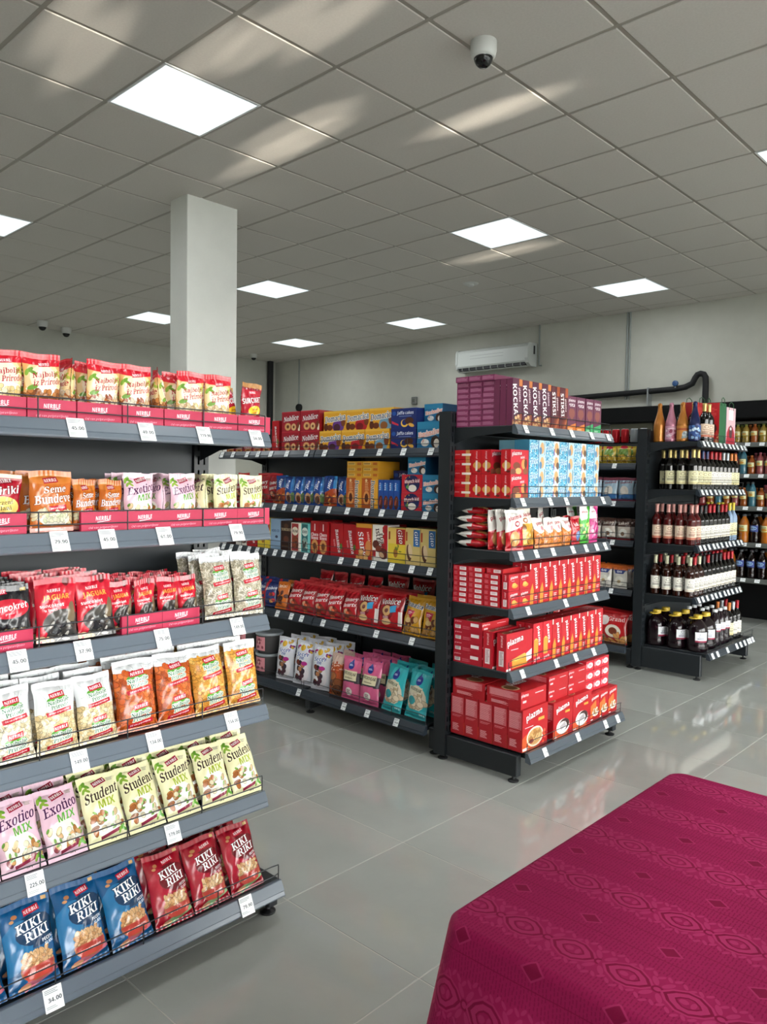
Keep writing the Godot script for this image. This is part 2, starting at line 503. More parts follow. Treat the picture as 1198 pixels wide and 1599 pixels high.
func draw_art(key: String) -> ImageTexture:
	match key:
		"chickpea": return nut_art(["e6cc8c", "dcbc74", "f0dca8"], 6.0, 5.6, 120)
		"hazelnut": return nut_art(["a8642c", "c07a3c", "8c4c20"], 7.0, 6.0, 80)
		"almond": return nut_art(["b0602c", "e6d4b8", "a4502c", "dcb890"], 8.0, 4.2, 80)
		"cashew": return nut_art(["e8d4a8", "d8bc88", "c8a878"], 8.0, 4.4, 90)
		"sunflower_red": return draw(200, 1.6, "b20f2a", [["r", 0, 0, 100, 16, "b8824a"], ["r", 0, 16, 100, 8, "8c1020"], ["b", 50, 32, 11, -6.0, "d83048"], ["o", "SUNCOKRET", 50, 58, 17, 94, "ffffff", "8c1020", "nb", -10.0, 0.1], ["e", 54, 92, 34, 16, "f0c428", -10.0], ["t", "peceni", 54, 88, 8, 40, "a02020", "sb", -10.0, 0.2], ["t", "slani", 54, 98, 8, 34, "a02020", "sb", -10.0, 0.2], ["e", 52, 148, 44, 30, "caa468"], ["n", 12, 122, 78, 34, 110, 4.5, 1.8, ["e0c890", "c8a46c", "8a6a44"]]])
		"peanut_red": return draw(200, 1.5, "b0142a", [["r", 0, 0, 100, 10, "ecdcb0"], ["b", 60, 18, 12, -6.0, "7c0c1c"], ["o", "kikiriki", 50, 42, 20, 92, "ffffff", "80101c", "nb", -4.0, 0.1], ["e", 50, 82, 42, 26, "f4d878"], ["t", "Przeni", 54, 72, 11, 50, "5a4a28", "sb", -4.0, 0.1], ["t", "slani", 54, 86, 11, 44, "5a4a28", "sb", -4.0, 0.1], ["p", [0, 106, 50, 96, 100, 108, 100, 122, 0, 122], "b0142a"], ["n", 0, 114, 100, 36, 60, 7.0, 4.0, ["f0d0a0", "e0b484", "f4dcb4"]]])
		"pumpkin": return draw(200, 1.4, "cc6c22", [["e", 50, 20, 60, 12, "d88034"], ["b", 46, 22, 12, -6.0, "b01c2c"], ["o", "Seme", 56, 43, 15, 54, "ffffff", "a04c14", "sb", -4.0, 0.2], ["o", "Bundeve", 52, 64, 20, 88, "ffffff", "a04c14", "sb", -4.0, 0.2], ["p", [34, 82, 78, 78, 80, 91, 36, 94], "c01c30"], ["t", "pecene slane", 56, 86, 6, 36, "ffffff", "nb", -4.0], ["n", 6, 90, 90, 30, 60, 7.0, 4.0, ["f0e4c0", "e4d4a4"]], ["e", 54, 112, 36, 14, "f4f0e0"], ["n", 26, 102, 56, 14, 26, 6.0, 3.2, ["e8e4c8", "d8dcb4"]], ["r", 0, 128, 100, 12, "d88878"], ["l", 12, 131, 70, 6, 2, "f4dcd4"]])
		"exotic": return mix_art("ecc6d6", "Exotico", "4a1c4c", "58a838", ["b87838", "8a3c44", "e4cc9c", "c89a5c", "d8a468"])
		"student": return mix_art("f2edbe", "Student", "3c2a24", "a4b62c", ["a8602c", "c07c3c", "b46a34", "d8bc90"])
		"sunflower_black": return draw(200, 1.5, "26262a", [["b", 30, 16, 12, -5.0, "b20f2c"], ["r", 78, 8, 14, 9, "b09858"], ["e", 46, 58, 50, 24, "d02038"], ["t", "Suncokret", 46, 54, 17, 88, "ffffff", "nb", -6.0, 0.1], ["t", "przeni", 48, 70, 7, 36, "ffd8dc", "nb", -6.0], ["e", 44, 132, 52, 26, "8c7a5c"], ["n", 2, 108, 84, 36, 120, 4.6, 1.9, ["d8c8a0", "e8dcb8", "a89468"]]])
		"jaguar": return draw(200, 1.55, "d01c34", [["e", 74, 8, 9, 13, "7c2a2c", 20.0], ["b", 42, 30, 12, -5.0, "d01c34"], ["e", 62, 110, 50, 34, "4a4642"], ["p", [20, 155, 30, 108, 60, 92, 100, 104, 100, 155], "3c3a38"], ["e", 82, 92, 11, 34, "7c6a50", 10.0], ["n", 30, 108, 60, 44, 26, 9.0, 3.4, ["24262a", "5c5a56", "c8c4bc"]], ["n", 0, 140, 36, 14, 6, 8.0, 5.0, ["e8c89c"]], ["t", "JAGUAR", 48, 48, 16, 90, "e8b040", "nb", -3.0], ["t", "suncokret", 36, 66, 9, 62, "ffffff", "nb", -3.0], ["t", "u ljusci", 32, 78, 9, 46, "ffffff", "nb", -3.0]])
		"clear_seed": return clear_art(["cfc6b0", "a89f88", "e4dccA", "958c76"], 4.6, 1.3, 900, "beb49c", 18.0)
		"clear_popcorn": return clear_art(["ece2c8", "f4eedc", "d8c8a0"], 6.0, 3.6, 260, "dccfae", 74.0)
		"clear_cashew": return clear_art(["e6d2a4", "d8be8a", "f0e2c0"], 6.0, 3.8, 260, "d4bc8c", 78.0)
		"clear_peanut": return clear_art(["c8581c", "d87030", "b04a18"], 7.0, 6.0, 200, "b4521c", 30.0)
		"clear_corn": return clear_art(["e0a040", "eab85c", "c88430"], 4.6, 3.4, 420, "d0923c", 24.0)
		"peanut_blue": return kiki_art("0f5488", "0a3458", "1f70a4", "c86c7c")
		"peanut_crimson": return kiki_art("a00f24", "700a18", "b41c34", "8cb884")
		"tray": return draw(200, 0.5, "c21e4c", [["r", 0, 0, 100, 1.5, "e0607c"], ["t", "NERBLE", 50, 16, 10, 34, "ffffff", "nb", -3.0, 0.1], ["p", [36, 25, 64, 21, 64, 22.5, 36, 27], "ffffff"], ["t", "Od vas pripravljeno", 50, 39, 7, 78, "f4d0da", "s", -2.0, 0.3]])
		# --- biscuit aisle
		"noblice": return draw(160, 0.72, "a01426", [["r", 0, 0, 100, 4, "c02838"], ["o", "Noblice", 52, 24, 19, 80, "ffffff", "801020", "sb", -5.0, 0.2], ["e", 34, 54, 17, 14, "d8a468"], ["e", 34, 54, 7, 6, "6a2c14"], ["e", 66, 56, 13, 13, "e0b47c"], ["e", 66, 56, 5, 5, "6a2c14"], ["p", [86, 42, 100, 50, 100, 70, 90, 70], "eadcc0"], ["e", 88, 52, 7, 14, "7a3818", 20.0]])
		"dom_violet": return dom_art("6a3a8c", "4a2030")
		"dom_red": return dom_art("b81c28", "7c1018")
		"dom_blue": return dom_art("6c98b4", "8c5424")
		"jaffa": return draw(160, 0.58, "14286c", [["e", 12, 14, 8, 6, "1c50a0"], ["o", "Jaffa cakes", 56, 14, 12, 72, "ffffff", "14286c", "nb", 0.0, 0.1], ["l", 32, 22, 50, 3, 1, "90a8d8"], ["p", [2, 34, 30, 44, 30, 49, 4, 42], "d02840"], ["e", 54, 42, 15, 11, "f0c04c"], ["e", 54, 40, 10, 8, "14286c"], ["e", 72, 36, 17, 10, "4a2414"], ["e", 80, 48, 12, 5, "e8b048", 15.0]])
		"munch": return draw(160, 0.8, "1e6f9c", [["r", 0, 0, 100, 22, "2a86b0"], ["o", "Munchmallow", 52, 34, 17, 92, "e87858", "ffffff", "sb", -8.0, 0.15], ["e", 36, 62, 18, 11, "f0ece4"], ["e", 80, 60, 18, 18, "3a1c12"], ["e", 86, 64, 12, 13, "f4e8dc"], ["n", 24, 56, 26, 10, 4, 6.0, 3.0, ["e0b4a8", "ffffff"]]])
		"munch_kid": return draw(160, 0.68, "c02030", [["e", 50, 34, 37, 32, "1c2456"], ["n", 2, 4, 96, 60, 5, 2.0, 2.0, ["f0d050"]], ["e", 52, 50, 20, 13, "f4ece0"], ["o", "Munch kid", 50, 24, 13, 70, "ffffff", "8c1424", "nb", -4.0, 0.1], ["e", 28, 46, 7, 6, "60a050"]])
		"wafer_blue": return draw(110, 2.1, "16408c", [["r", 0, 0, 100, 14, "0e2c6c"], ["r", 70, 0, 30, 110, "2c78c0"], ["t", "Jaffa", 44, 62, 26, 80, "ffffff", "nb", -80.0, 0.2], ["t", "keks", 22, 80, 18, 60, "c8dcf4", "nb", -80.0], ["e", 46, 160, 30, 40, "c8966c"], ["e", 46, 166, 16, 26, "5a2814"], ["e", 84, 160, 18, 40, "5c7c48"]])
		"wafer_orange": return draw(110, 2.1, "16408c", [["p", [0, 120, 100, 80, 100, 210, 0, 210], "a84018"], ["t", "Jaffa", 50, 60, 28, 90, "ffffff", "nb", -80.0, 0.2], ["r", 78, 0, 22, 90, "2c88cc"], ["e", 40, 166, 34, 30, "6c2010"], ["n", 10, 130, 80, 70, 12, 12.0, 5.0, ["d87828", "8c3014", "e89840"]]])
		"dom_tall": return draw(110, 1.4, "b4561c", [["r", 62, 0, 38, 140, "e0a02c"], ["o", "Domacica", 70, 74, 26, 124, "1c2430", "ffffff", "sb", 90.0, 0.1], ["e", 30, 90, 20, 32, "d8904c"], ["e", 30, 90, 11, 20, "5a2410"], ["l", 20, 20, 26, 40, 5, "d8a070"], ["e", 28, 12, 7, 7, "e8c890"]])
		"dom_end": return draw(80, 0.32, "dca02c", [["r", 5, 8, 48, 14, "e8c470"], ["l", 8, 10, 42, 10, 2, "8a5a20"], ["r", 66, 8, 26, 14, "c46a20"]])
		"keks_choc": return draw(90, 4.0, "1c4c9c", [["t", "keks", 30, 90, 36, 160, "d8e4f4", "nb", -90.0], ["t", "Jaffa", 66, 100, 40, 150, "3c90d8", "nb", -90.0], ["e", 50, 300, 44, 90, "5a2014"], ["e", 40, 290, 16, 60, "a05038", 15.0]])
		"box_greyblue": return draw(100, 1.8, "8ca8c4", [["t", "KEKS CO", 50, 70, 14, 80, "2c4470", "nb"], ["e", 60, 105, 14, 8, "2c3450"]])
		"box_dark": return draw(100, 1.8, "30140e", [["t", "TOMERCO", 50, 52, 16, 92, "d8c8a0", "sb"], ["e", 50, 30, 20, 14, "58341c"], ["e", 50, 110, 24, 20, "5c2c1c"], ["l", 10, 150, 80, 6, 2, "7c5c34"]])
		"box_ruby": return draw(110, 2.4, "f0e4d8", [["r", 8, 8, 72, 224, "a03030"], ["e", 44, 70, 34, 36, "e8dcc8"], ["t", "RUM", 44, 70, 22, 56, "4a3830", "nb"], ["e", 44, 160, 32, 54, "7c3820"], ["n", 20, 120, 50, 90, 9, 10.0, 20.0, ["8c4020", "5c2414"]]])
		"box_teal": return draw(110, 2.4, "7cd8d4", [["r", 8, 8, 66, 224, "2c6c70"], ["e", 42, 70, 34, 36, "e4ece4"], ["t", "KOKOS", 42, 70, 22, 56, "2c3c40", "nb"], ["e", 42, 160, 30, 44, "8ca8a0"], ["n", 20, 130, 46, 70, 12, 9.0, 8.0, ["4c4c44", "c8d0c4"]]])
		"box_choco": return draw(110, 2.1, "a8141c", [["t", "Choco", 50, 84, 22, 84, "ffffff", "sb"], ["t", "Moment", 50, 106, 20, 84, "ffffff", "sb"], ["r", 44, 18, 12, 44, "f0d8d8"], ["e", 50, 160, 42, 44, "d09050"], ["e", 50, 158, 22, 22, "7c4018"]])
		"box_bananica": return draw(110, 2.2, "b4141e", [["o", "Bananica", 62, 116, 26, 180, "ffffff", "8c0c14", "sb", 80.0, 0.15], ["t", "krem", 34, 130, 14, 80, "f4dcdc", "s", 80.0], ["e", 84, 150, 10, 20, "5a7c2c"]])
		"box_stark": return draw(110, 1.9, "c4201c", [["r", 0, 0, 100, 22, "e09a34"], ["o", "Stark", 42, 108, 36, 130, "ffffff", "8c1010", "sb", 78.0, 0.15], ["n", 4, 130, 92, 56, 6, 14.0, 14.0, ["e4b070", "d89850"]], ["t", "smoki", 82, 70, 16, 70, "ffe0d0", "nb", 80.0], ["e", 78, 120, 18, 34, "d88c4c"]])
		"box_euro": return draw(110, 1.8, "f2ece2", [["r", 76, 0, 24, 150, "b81820"], ["n", 68, 0, 14, 150, 10, 10.0, 10.0, ["b81820"]], ["t", "EURO", 62, 80, 22, 90, "3a2420", "nb", 82.0], ["t", "ISLERI", 38, 64, 22, 100, "3a2420", "nb", 82.0], ["e", 24, 96, 22, 20, "5a2014"], ["e", 40, 118, 18, 16, "7c3420"], ["e", 74, 140, 30, 26, "5c1c14"], ["e", 62, 146, 18, 12, "c8a480", 30.0], ["r", 0, 126, 24, 30, "b81820"]])
		"box_gito": return draw(110, 1.8, "e4c83c", [["r", 0, 0, 100, 80, "ecc868"], ["r", 48, 6, 50, 76, "a8201c"], ["o", "Gito", 72, 44, 26, 70, "ffffff", "70100c", "sb", 80.0, 0.2], ["e", 44, 126, 12, 24, "a8702c"], ["n", 36, 88, 34, 30, 8, 7.0, 3.0, ["7c8c2c", "a8a040"]], ["r", 4, 20, 9, 40, "a03018"]])
		"box_gito_blue": return draw(110, 1.8, "d8be78", [["r", 54, 8, 44, 80, "2c68a8"], ["o", "Gito", 76, 48, 24, 66, "ffffff", "1c3c70", "sb", 80.0, 0.2], ["e", 24, 120, 16, 40, "5a3020", -10.0], ["e", 32, 110, 14, 34, "e4c8a0", -10.0], ["r", 0, 20, 12, 44, "b04020"]])
		"bag_hearts": return draw(130, 1.5, "b20f1e", [["e", 50, 10, 60, 12, "d02c34"], ["t", "Honey", 52, 52, 22, 76, "ffffff", "sb", -8.0, 0.25], ["t", "hearts", 54, 74, 18, 70, "ffffff", "sb", -8.0, 0.25], ["e", 50, 112, 26, 22, "6c2014"], ["e", 42, 104, 10, 12, "d89878", 30.0], ["n", 10, 110, 80, 30, 6, 9.0, 7.0, ["8c2c1c", "e0603c"]]])
		"bag_noblice": return draw(140, 1.2, "b8101c", [["o", "Noblice", 46, 30, 20, 80, "ffffff", "900c18", "sb", -4.0, 0.2], ["e", 40, 64, 28, 26, "7c1018"], ["e", 40, 60, 18, 17, "e0ac70"], ["e", 40, 60, 8, 7, "6a2814"], ["p", [52, 46, 76, 40, 78, 62, 56, 66], "40a4d8"], ["l", 24, 78, 34, 8, 2, "f0c8c8"], ["e", 40, 94, 20, 10, "e4b884"], ["r", 86, 60, 12, 44, "e8dcd8"]])
		"bag_domacica": return draw(140, 1.6, "d89c20", [["o", "Domacica", 50, 36, 20, 92, "1c2a40", "ffffff", "sb", 6.0, 0.1], ["p", [22, 56, 64, 60, 56, 92, 22, 86], "c01c38"], ["l", 28, 64, 28, 14, 3, "f4c8cc"], ["n", 12, 88, 76, 56, 14, 13.0, 9.0, ["d8a45c", "c08840", "6c3018"]], ["e", 38, 100, 16, 11, "e4bc7c"]])
		"bag_orange": return draw(120, 1.5, "d06c1c", [["t", "keksi", 50, 26, 18, 70, "fff0d8", "sb", -5.0, 0.2], ["n", 10, 60, 80, 60, 14, 12.0, 9.0, ["5a2410", "8c4418", "3a180c"]]])
		"bag_blue_red": return draw(120, 1.5, "24306c", [["p", [0, 30, 30, 0, 44, 0, 20, 150, 0, 150], "c02434"], ["t", "Bombon", 60, 50, 18, 70, "ffffff", "sb", -8.0, 0.2], ["n", 30, 80, 60, 50, 8, 9.0, 8.0, ["d83848", "6c2c20", "e8a868"]]])
		"bag_white_mix": return draw(140, 1.9, "dcdce4", [["n", 10, 10, 80, 50, 9, 7.0, 4.0, ["c02878", "8c2c70", "d8a838"]], ["e", 44, 30, 14, 13, "e4b42c"], ["o", "Secer", 50, 58, 18, 84, "5868a8", "ffffff", "nb", -4.0, 0.1], ["t", "ne", 50, 74, 12, 40, "5868a8", "nb", -4.0], ["e", 52, 132, 36, 46, "ece4e8"], ["n", 24, 92, 40, 80, 16, 10.0, 9.0, ["7c3020", "3c2838", "b87850", "8c4458", "4c2434"]], ["e", 66, 96, 14, 9, "b02880"]])
		"bag_orange_nut": return draw(110, 2.4, "b84c20", [["r", 0, 0, 100, 60, "d8b8a8"], ["n", 0, 50, 100, 60, 40, 9.0, 3.0, ["e88858", "f4c0a0", "c04820"]], ["n", 8, 120, 84, 110, 10, 20.0, 30.0, ["8c4c24", "6c3818", "a86030"]]])
		"bag_pink": return draw(140, 1.8, "d8608c", [["r", 0, 62, 100, 44, "3c343c"], ["e", 52, 34, 14, 16, "24348c"], ["p", [44, 24, 52, 8, 60, 24], "24348c"], ["l", 42, 30, 20, 8, 2, "c8d0f0"], ["r", 18, 56, 68, 40, "e4d8b4"], ["t", "MEDENJAK", 52, 70, 15, 62, "2c2824", "sb", 3.0], ["l", 26, 84, 50, 6, 2, "6c6450"], ["r", 24, 102, 54, 30, "d8608c"], ["e", 50, 142, 18, 17, "ece4dc"], ["l", 38, 134, 24, 16, 4, "8c5c6c"]])
		"bag_turquoise": return draw(140, 1.7, "2cb4bc", [["e", 50, 100, 44, 46, "e0d4bc"], ["n", 12, 78, 76, 56, 14, 12.0, 9.0, ["d8c4a4", "ecdcc0", "c8b08c"]], ["e", 54, 36, 15, 17, "24348c"], ["p", [46, 26, 54, 10, 62, 26], "24348c"], ["l", 44, 33, 20, 8, 2, "c8d0f0"], ["r", 12, 60, 66, 22, "e4dcc0"], ["t", "MEDENJAK", 46, 70, 13, 58, "3c4434", "sb", 6.0], ["e", 34, 108, 18, 15, "2c9ca4"], ["r", 0, 138, 100, 32, "3cc0c8"], ["t", "250 g", 84, 152, 8, 26, "ffffff", "nb"]])
		"pail_label": return draw(110, 1.0, "d88c94", [["n", 20, 20, 60, 60, 8, 9.0, 7.0, ["8c3444", "b8b060", "e8c4b0"]], ["t", "keksi", 50, 22, 14, 70, "6c2430", "sb"]])
		# --- end stand
		"kocka": return draw(100, 2.7, "54223c", [["r", 66, 0, 34, 40, "c87840"], ["t", "KOCKA", 30, 120, 40, 220, "ffffff", "nb", 84.0], ["t", "plazma", 72, 90, 24, 150, "f4e8ec", "nb", 84.0], ["p", [0, 270, 0, 240, 100, 190, 100, 270], "8c4a34"], ["n", 10, 215, 80, 50, 8, 12.0, 10.0, ["d8b080", "7c3c24", "c09060"]]])
		"stiksi": return draw(100, 2.7, "58202c", [["r", 66, 0, 34, 60, "a8502c"], ["t", "STIKSI", 34, 110, 36, 190, "ffffff", "nb", 84.0], ["t", "plazma", 74, 110, 24, 160, "f4e8ec", "nb", 84.0], ["p", [0, 250, 100, 180, 100, 270, 0, 270], "8c3c28"], ["p", [10, 260, 60, 180, 74, 180, 30, 265], "6c2c1c"], ["p", [44, 262, 90, 190, 100, 196, 66, 265], "b0643c"]])
		"srca_orange": return draw(100, 2.0, "6c3450", [["t", "plazma", 50, 26, 22, 92, "ffffff", "nb"], ["t", "+srca", 50, 50, 18, 64, "ffffff", "nb"], ["e", 40, 96, 22, 26, "8c5048"], ["e", 62, 96, 22, 26, "8c5048"], ["p", [24, 108, 80, 108, 52, 140], "8c5048"], ["p", [0, 176, 100, 150, 100, 200, 0, 200], "e08038"], ["l", 16, 182, 60, 10, 2, "fce0c0"]])
		"srca_green": return draw(100, 2.0, "6c3450", [["t", "plazma", 50, 26, 22, 92, "ffffff", "nb"], ["t", "+srca", 50, 50, 18, 64, "ffffff", "nb"], ["e", 40, 96, 22, 26, "8c5048"], ["e", 62, 96, 22, 26, "8c5048"], ["p", [24, 108, 80, 108, 52, 140], "8c5048"], ["p", [0, 166, 100, 142, 100, 200, 0, 200], "3ca868"], ["l", 16, 182, 60, 10, 2, "d0f0d8"]])
		"purple_end": return draw(120, 0.36, "84355c", [["r", 0, 0, 100, 2, "5c1c3c"], ["l", 8, 8, 84, 20, 5, "b87c98"]])
		"mini_front": return draw(150, 0.78, "cc2034", [["o", "plazma", 34, 14, 16, 54, "ffffff", "980c20", "nb", -4.0, 0.0], ["t", "mini", 66, 24, 9, 22, "ffffff", "nb", -4.0], ["e", 34, 52, 20, 12, "7c3c24"], ["e", 72, 46, 12, 16, "d89c58"], ["e", 84, 44, 8, 15, "5c2c18"], ["e", 44, 68, 17, 10, "e0b070"], ["e", 14, 70, 16, 9, "7c4030"], ["e", 84, 68, 14, 10, "8c5030"]])
		"mini_end": return draw(80, 2.3, "c4101c", [["t", "plazma", 50, 52, 22, 80, "f4d0d4", "nb", -90.0], ["e", 56, 150, 44, 34, "d89c50"], ["r", 40, 104, 20, 100, "f4e4dc"], ["e", 74, 206, 20, 12, "6c2418"]])
		"mini_flat": return draw(110, 0.42, "c4101c", [["t", "plazma", 16, 20, 8, 24, "f4d0d4", "nb"], ["r", 62, 0, 22, 42, "c88848"], ["r", 40, 16, 50, 10, "f4e8e0"]])
		"blue_a": return draw(130, 0.56, "bfe0ee", [["r", 0, 0, 62, 56, "58b4d8"], ["n", 2, 2, 58, 52, 60, 5.0, 2.0, ["d8f0f8", "2c84b8", "90cce4"]], ["o", "wafer", 32, 26, 16, 48, "2c74a8", "f0fafc", "nb", -6.0, 0.2], ["e", 84, 30, 13, 22, "dcae78"], ["e", 74, 40, 9, 14, "5c88b4"], ["r", 58, 0, 5, 56, "2c6ca0"]])
		"blue_b": return draw(130, 0.56, "e8ecea", [["r", 6, 0, 56, 56, "6cb8d8"], ["n", 8, 2, 52, 52, 60, 5.0, 2.0, ["d8f0f8", "3c8cc0", "a0d4e8"]], ["o", "wafer", 34, 26, 16, 46, "2c74a8", "f0fafc", "nb", -6.0, 0.2], ["e", 80, 26, 14, 20, "d8a870"], ["e", 90, 40, 10, 14, "6a5040"], ["r", 62, 30, 6, 26, "804090"]])
		"bag_plazma": return draw(130, 1.8, "c01824", [["p", [0, 0, 100, 0, 100, 70, 0, 100], "f2eee8"], ["t", "plazma", 50, 36, 22, 84, "a8182c", "nb", -12.0], ["e", 60, 62, 14, 13, "a8182c"], ["e", 60, 62, 8, 7, "f2eee8"], ["e", 44, 128, 26, 34, "e0a868"], ["l", 30, 164, 40, 8, 2, "f4dcdc"]])
		"bag_gold": return draw(130, 1.8, "dca83c", [["r", 0, 0, 100, 66, "f4eee0"], ["t", "plazma", 50, 28, 20, 84, "a8182c", "nb", -6.0], ["e", 30, 52, 12, 12, "a85c28"], ["e", 30, 52, 6, 6, "f4eee0"], ["n", 8, 80, 84, 80, 12, 12.0, 9.0, ["e8c468", "c88c2c", "8c5420"]], ["r", 0, 160, 100, 20, "b03428"]])
		"bag_small": return draw(110, 1.5, "e0883c", [["p", [0, 0, 100, 0, 100, 60, 30, 80, 0, 50], "f6eee6"], ["t", "plazma", 52, 26, 18, 76, "a82834", "nb", -6.0], ["e", 56, 50, 14, 12, "e4a0a8"], ["n", 8, 84, 84, 54, 12, 12.0, 8.0, ["f0b050", "d8782c", "b84c2c"]]])
		"bag_red_small": return draw(100, 1.6, "c01c2c", [["e", 54, 110, 26, 28, "5078a8"], ["t", "lola", 50, 46, 22, 74, "ffffff", "nb", -8.0], ["l", 20, 64, 50, 8, 2, "f4c0c0"]])
		"bag_green": return draw(120, 2.0, "4cb83c", [["p", [0, 0, 66, 0, 56, 66, 10, 80, 0, 60], "f2f2ec"], ["t", "plazma", 34, 36, 13, 50, "a8283c", "nb"], ["n", 6, 90, 60, 90, 14, 7.0, 9.0, ["c8e070", "388c2c", "e8d8a8"]], ["e", 76, 130, 18, 34, "e4d0a4"]])
		"bag_magenta": return draw(120, 2.0, "d03888", [["r", 0, 0, 58, 70, "f2ecf0"], ["t", "plazma", 30, 34, 12, 46, "a8283c", "nb"], ["n", 6, 76, 88, 110, 20, 9.0, 8.0, ["e870ac", "b82470", "f4c0d8"]], ["t", "PINK", 64, 70, 16, 56, "ffffff", "nb", -70.0]])
		"plazma_tall": return draw(100, 2.3, "bc1424", [["o", "plazma", 66, 84, 36, 150, "ffffff", "980c18", "nb", 82.0, 0.0], ["p", [6, 230, 10, 150, 30, 110, 44, 150, 40, 230], "e89030"], ["r", 0, 0, 12, 30, "f4e4d8"], ["l", 54, 184, 34, 30, 3, "f4c8c8"]])
		"plazma_tall_b": return draw(100, 2.3, "c8182a", [["o", "plazma", 60, 74, 34, 140, "ffffff", "980c18", "nb", 80.0, 0.0], ["r", 10, 96, 44, 90, "dc9838"], ["p", [10, 96, 30, 84, 54, 96], "f0bc60"], ["t", "gratis", 46, 205, 22, 80, "ffffff", "nb", -6.0]])
		"plazma_small": return draw(120, 0.95, "bc1426", [["o", "plazma", 50, 22, 20, 84, "ffffff", "980c18", "nb", -5.0, 0.0], ["l", 26, 38, 40, 5, 1, "f4c8c8"], ["e", 58, 68, 28, 12, "dc9434"], ["e", 52, 60, 18, 10, "ecb454"]])
		"plazma_end": return draw(110, 0.3, "c41c2c", [["l", 6, 6, 26, 18, 4, "e48c94"], ["e", 66, 15, 22, 9, "f6e8e8"], ["r", 44, 6, 44, 18, "f6e8e8"], ["l", 50, 10, 34, 10, 3, "c88c94"]])
		"plazma_upright": return draw(60, 3.2, "c41c2c", [["r", 24, 150, 50, 130, "f4e8e8"], ["l", 30, 160, 38, 110, 10, "b88c90"], ["t", "plazma", 50, 70, 30, 110, "f4d8d8", "nb", 90.0]])
		"plazma_mid": return draw(150, 0.82, "bc1426", [["o", "plazma", 34, 20, 18, 62, "ffffff", "980c18", "nb", -7.0, 0.0], ["l", 18, 36, 30, 4, 1, "f4c8c8"], ["p", [22, 58, 70, 50, 84, 58, 80, 76, 24, 78], "dc9834"], ["p", [22, 58, 70, 50, 84, 58, 36, 64], "f0bc58"], ["p", [76, 52, 98, 44, 98, 66, 78, 70], "f4e4e0"], ["r", 2, 76, 16, 5, "f4e4e0"]])
		"plazma_mid_side": return draw(130, 0.4, "b6112a", [["t", "plazma", 16, 8, 7, 24, "f8dcdc", "nb"], ["r", 60, 8, 28, 12, "f4e8e8"], ["r", 6, 20, 20, 13, "f4e8e8"], ["l", 8, 21, 16, 11, 8, "301c1c"], ["l", 32, 22, 30, 12, 5, "e89ca0"]])
		"plazma_waffle": return draw(180, 0.92, "b6111c", [["e", 30, 80, 40, 26, "dc5a28"], ["o", "plazma", 46, 18, 19, 84, "ffffff", "980c18", "nb", -8.0, 0.0], ["r", 62, 28, 24, 7, "e0a040"], ["l", 10, 40, 40, 4, 1, "f4c8c8"], ["e", 50, 66, 33, 22, "ecdcc8"], ["e", 50, 66, 28, 18, "c89c60"], ["n", 30, 54, 40, 22, 26, 6.0, 3.0, ["e0bc80", "b07c40", "d8a868"]], ["e", 36, 74, 9, 5, "8c2418"], ["r", 3, 84, 20, 6, "f4e8e8"], ["n", 82, 60, 14, 26, 6, 4.0, 4.0, ["e85838"]]])
		"plazma_cake": return draw(160, 1.05, "b20f1c", [["e", 34, 100, 44, 26, "d8582c"], ["o", "plazma", 48, 22, 20, 88, "ffffff", "980c18", "nb", -9.0, 0.0], ["r", 60, 33, 24, 7, "e0a040"], ["e", 50, 76, 34, 22, "ece8e4"], ["e", 56, 72, 26, 17, "3c2420"], ["e", 48, 76, 22, 14, "f0ece8"], ["p", [34, 74, 62, 62, 66, 78, 40, 86], "b8b0b4"], ["r", 4, 98, 16, 5, "f4e8e8"]])
		"plazma_rolls": return draw(120, 1.6, "b4141c", [["p", [0, 70, 60, 40, 70, 120, 0, 140], "dc7030"], ["o", "plazma", 50, 26, 22, 90, "ffffff", "980c18", "nb", -8.0, 0.0], ["e", 56, 112, 34, 22, "ece4dc"], ["n", 36, 90, 44, 32, 7, 9.0, 9.0, ["e0c8a0", "c09058", "f0e4d0"]], ["r", 6, 146, 24, 6, "f4e8e8"]])
		"plazma_back": return draw(130, 2.2, "b41422", [["r", 8, 14, 84, 90, "d06068"], ["l", 10, 16, 80, 86, 18, "eca8ac"], ["l", 12, 112, 76, 14, 3, "e48890"], ["l", 14, 160, 50, 40, 8, "f0b4b8"]])
		"plazma_top": return draw(150, 0.5, "b8141c", [["o", "plazma", 62, 20, 18, 66, "ffffff", "7c0c14", "nb", 0.0, 0.0], ["e", 18, 28, 17, 12, "c8a880"], ["e", 18, 28, 13, 9, "7c4c2c"]])
		"plazma_flap": return draw(140, 0.38, "b41420", [["t", "plazma", 16, 10, 9, 26, "ffffff", "nb"], ["r", 8, 20, 14, 5, "f0c8c8"], ["l", 56, 10, 38, 4, 1, "f4c8c8"]])
		"plazma_cube": return draw(80, 0.9, "c82838", [["e", 56, 40, 34, 24, "f2dede"], ["l", 36, 30, 40, 20, 4, "c8606c"], ["r", 6, 20, 14, 40, "e8a0a8"], ["r", 0, 82, 100, 8, "a01020"]])
		# --- wine, grocery aisle, drinks cabinet
		"wine_white": return wine_art("f0ede2", "5a5248", "e4dccc")
		"wine_cream": return wine_art("e8e2b8", "4c4434", "d8cc98")
		"wine_rose": return wine_art("e6cfb8", "8c5040", "c87860")
		"wine_crimson": return wine_art("eef0f2", "40486c", "8c2040")
		"sparkle_rose": return draw(100, 1.0, "c890a4", [["n", 10, 30, 80, 60, 16, 9.0, 8.0, ["8c3450", "e4c8d4", "b05870"]], ["t", "sparkle", 50, 20, 14, 80, "f8ecf0", "sb", 0.0, 0.2]])
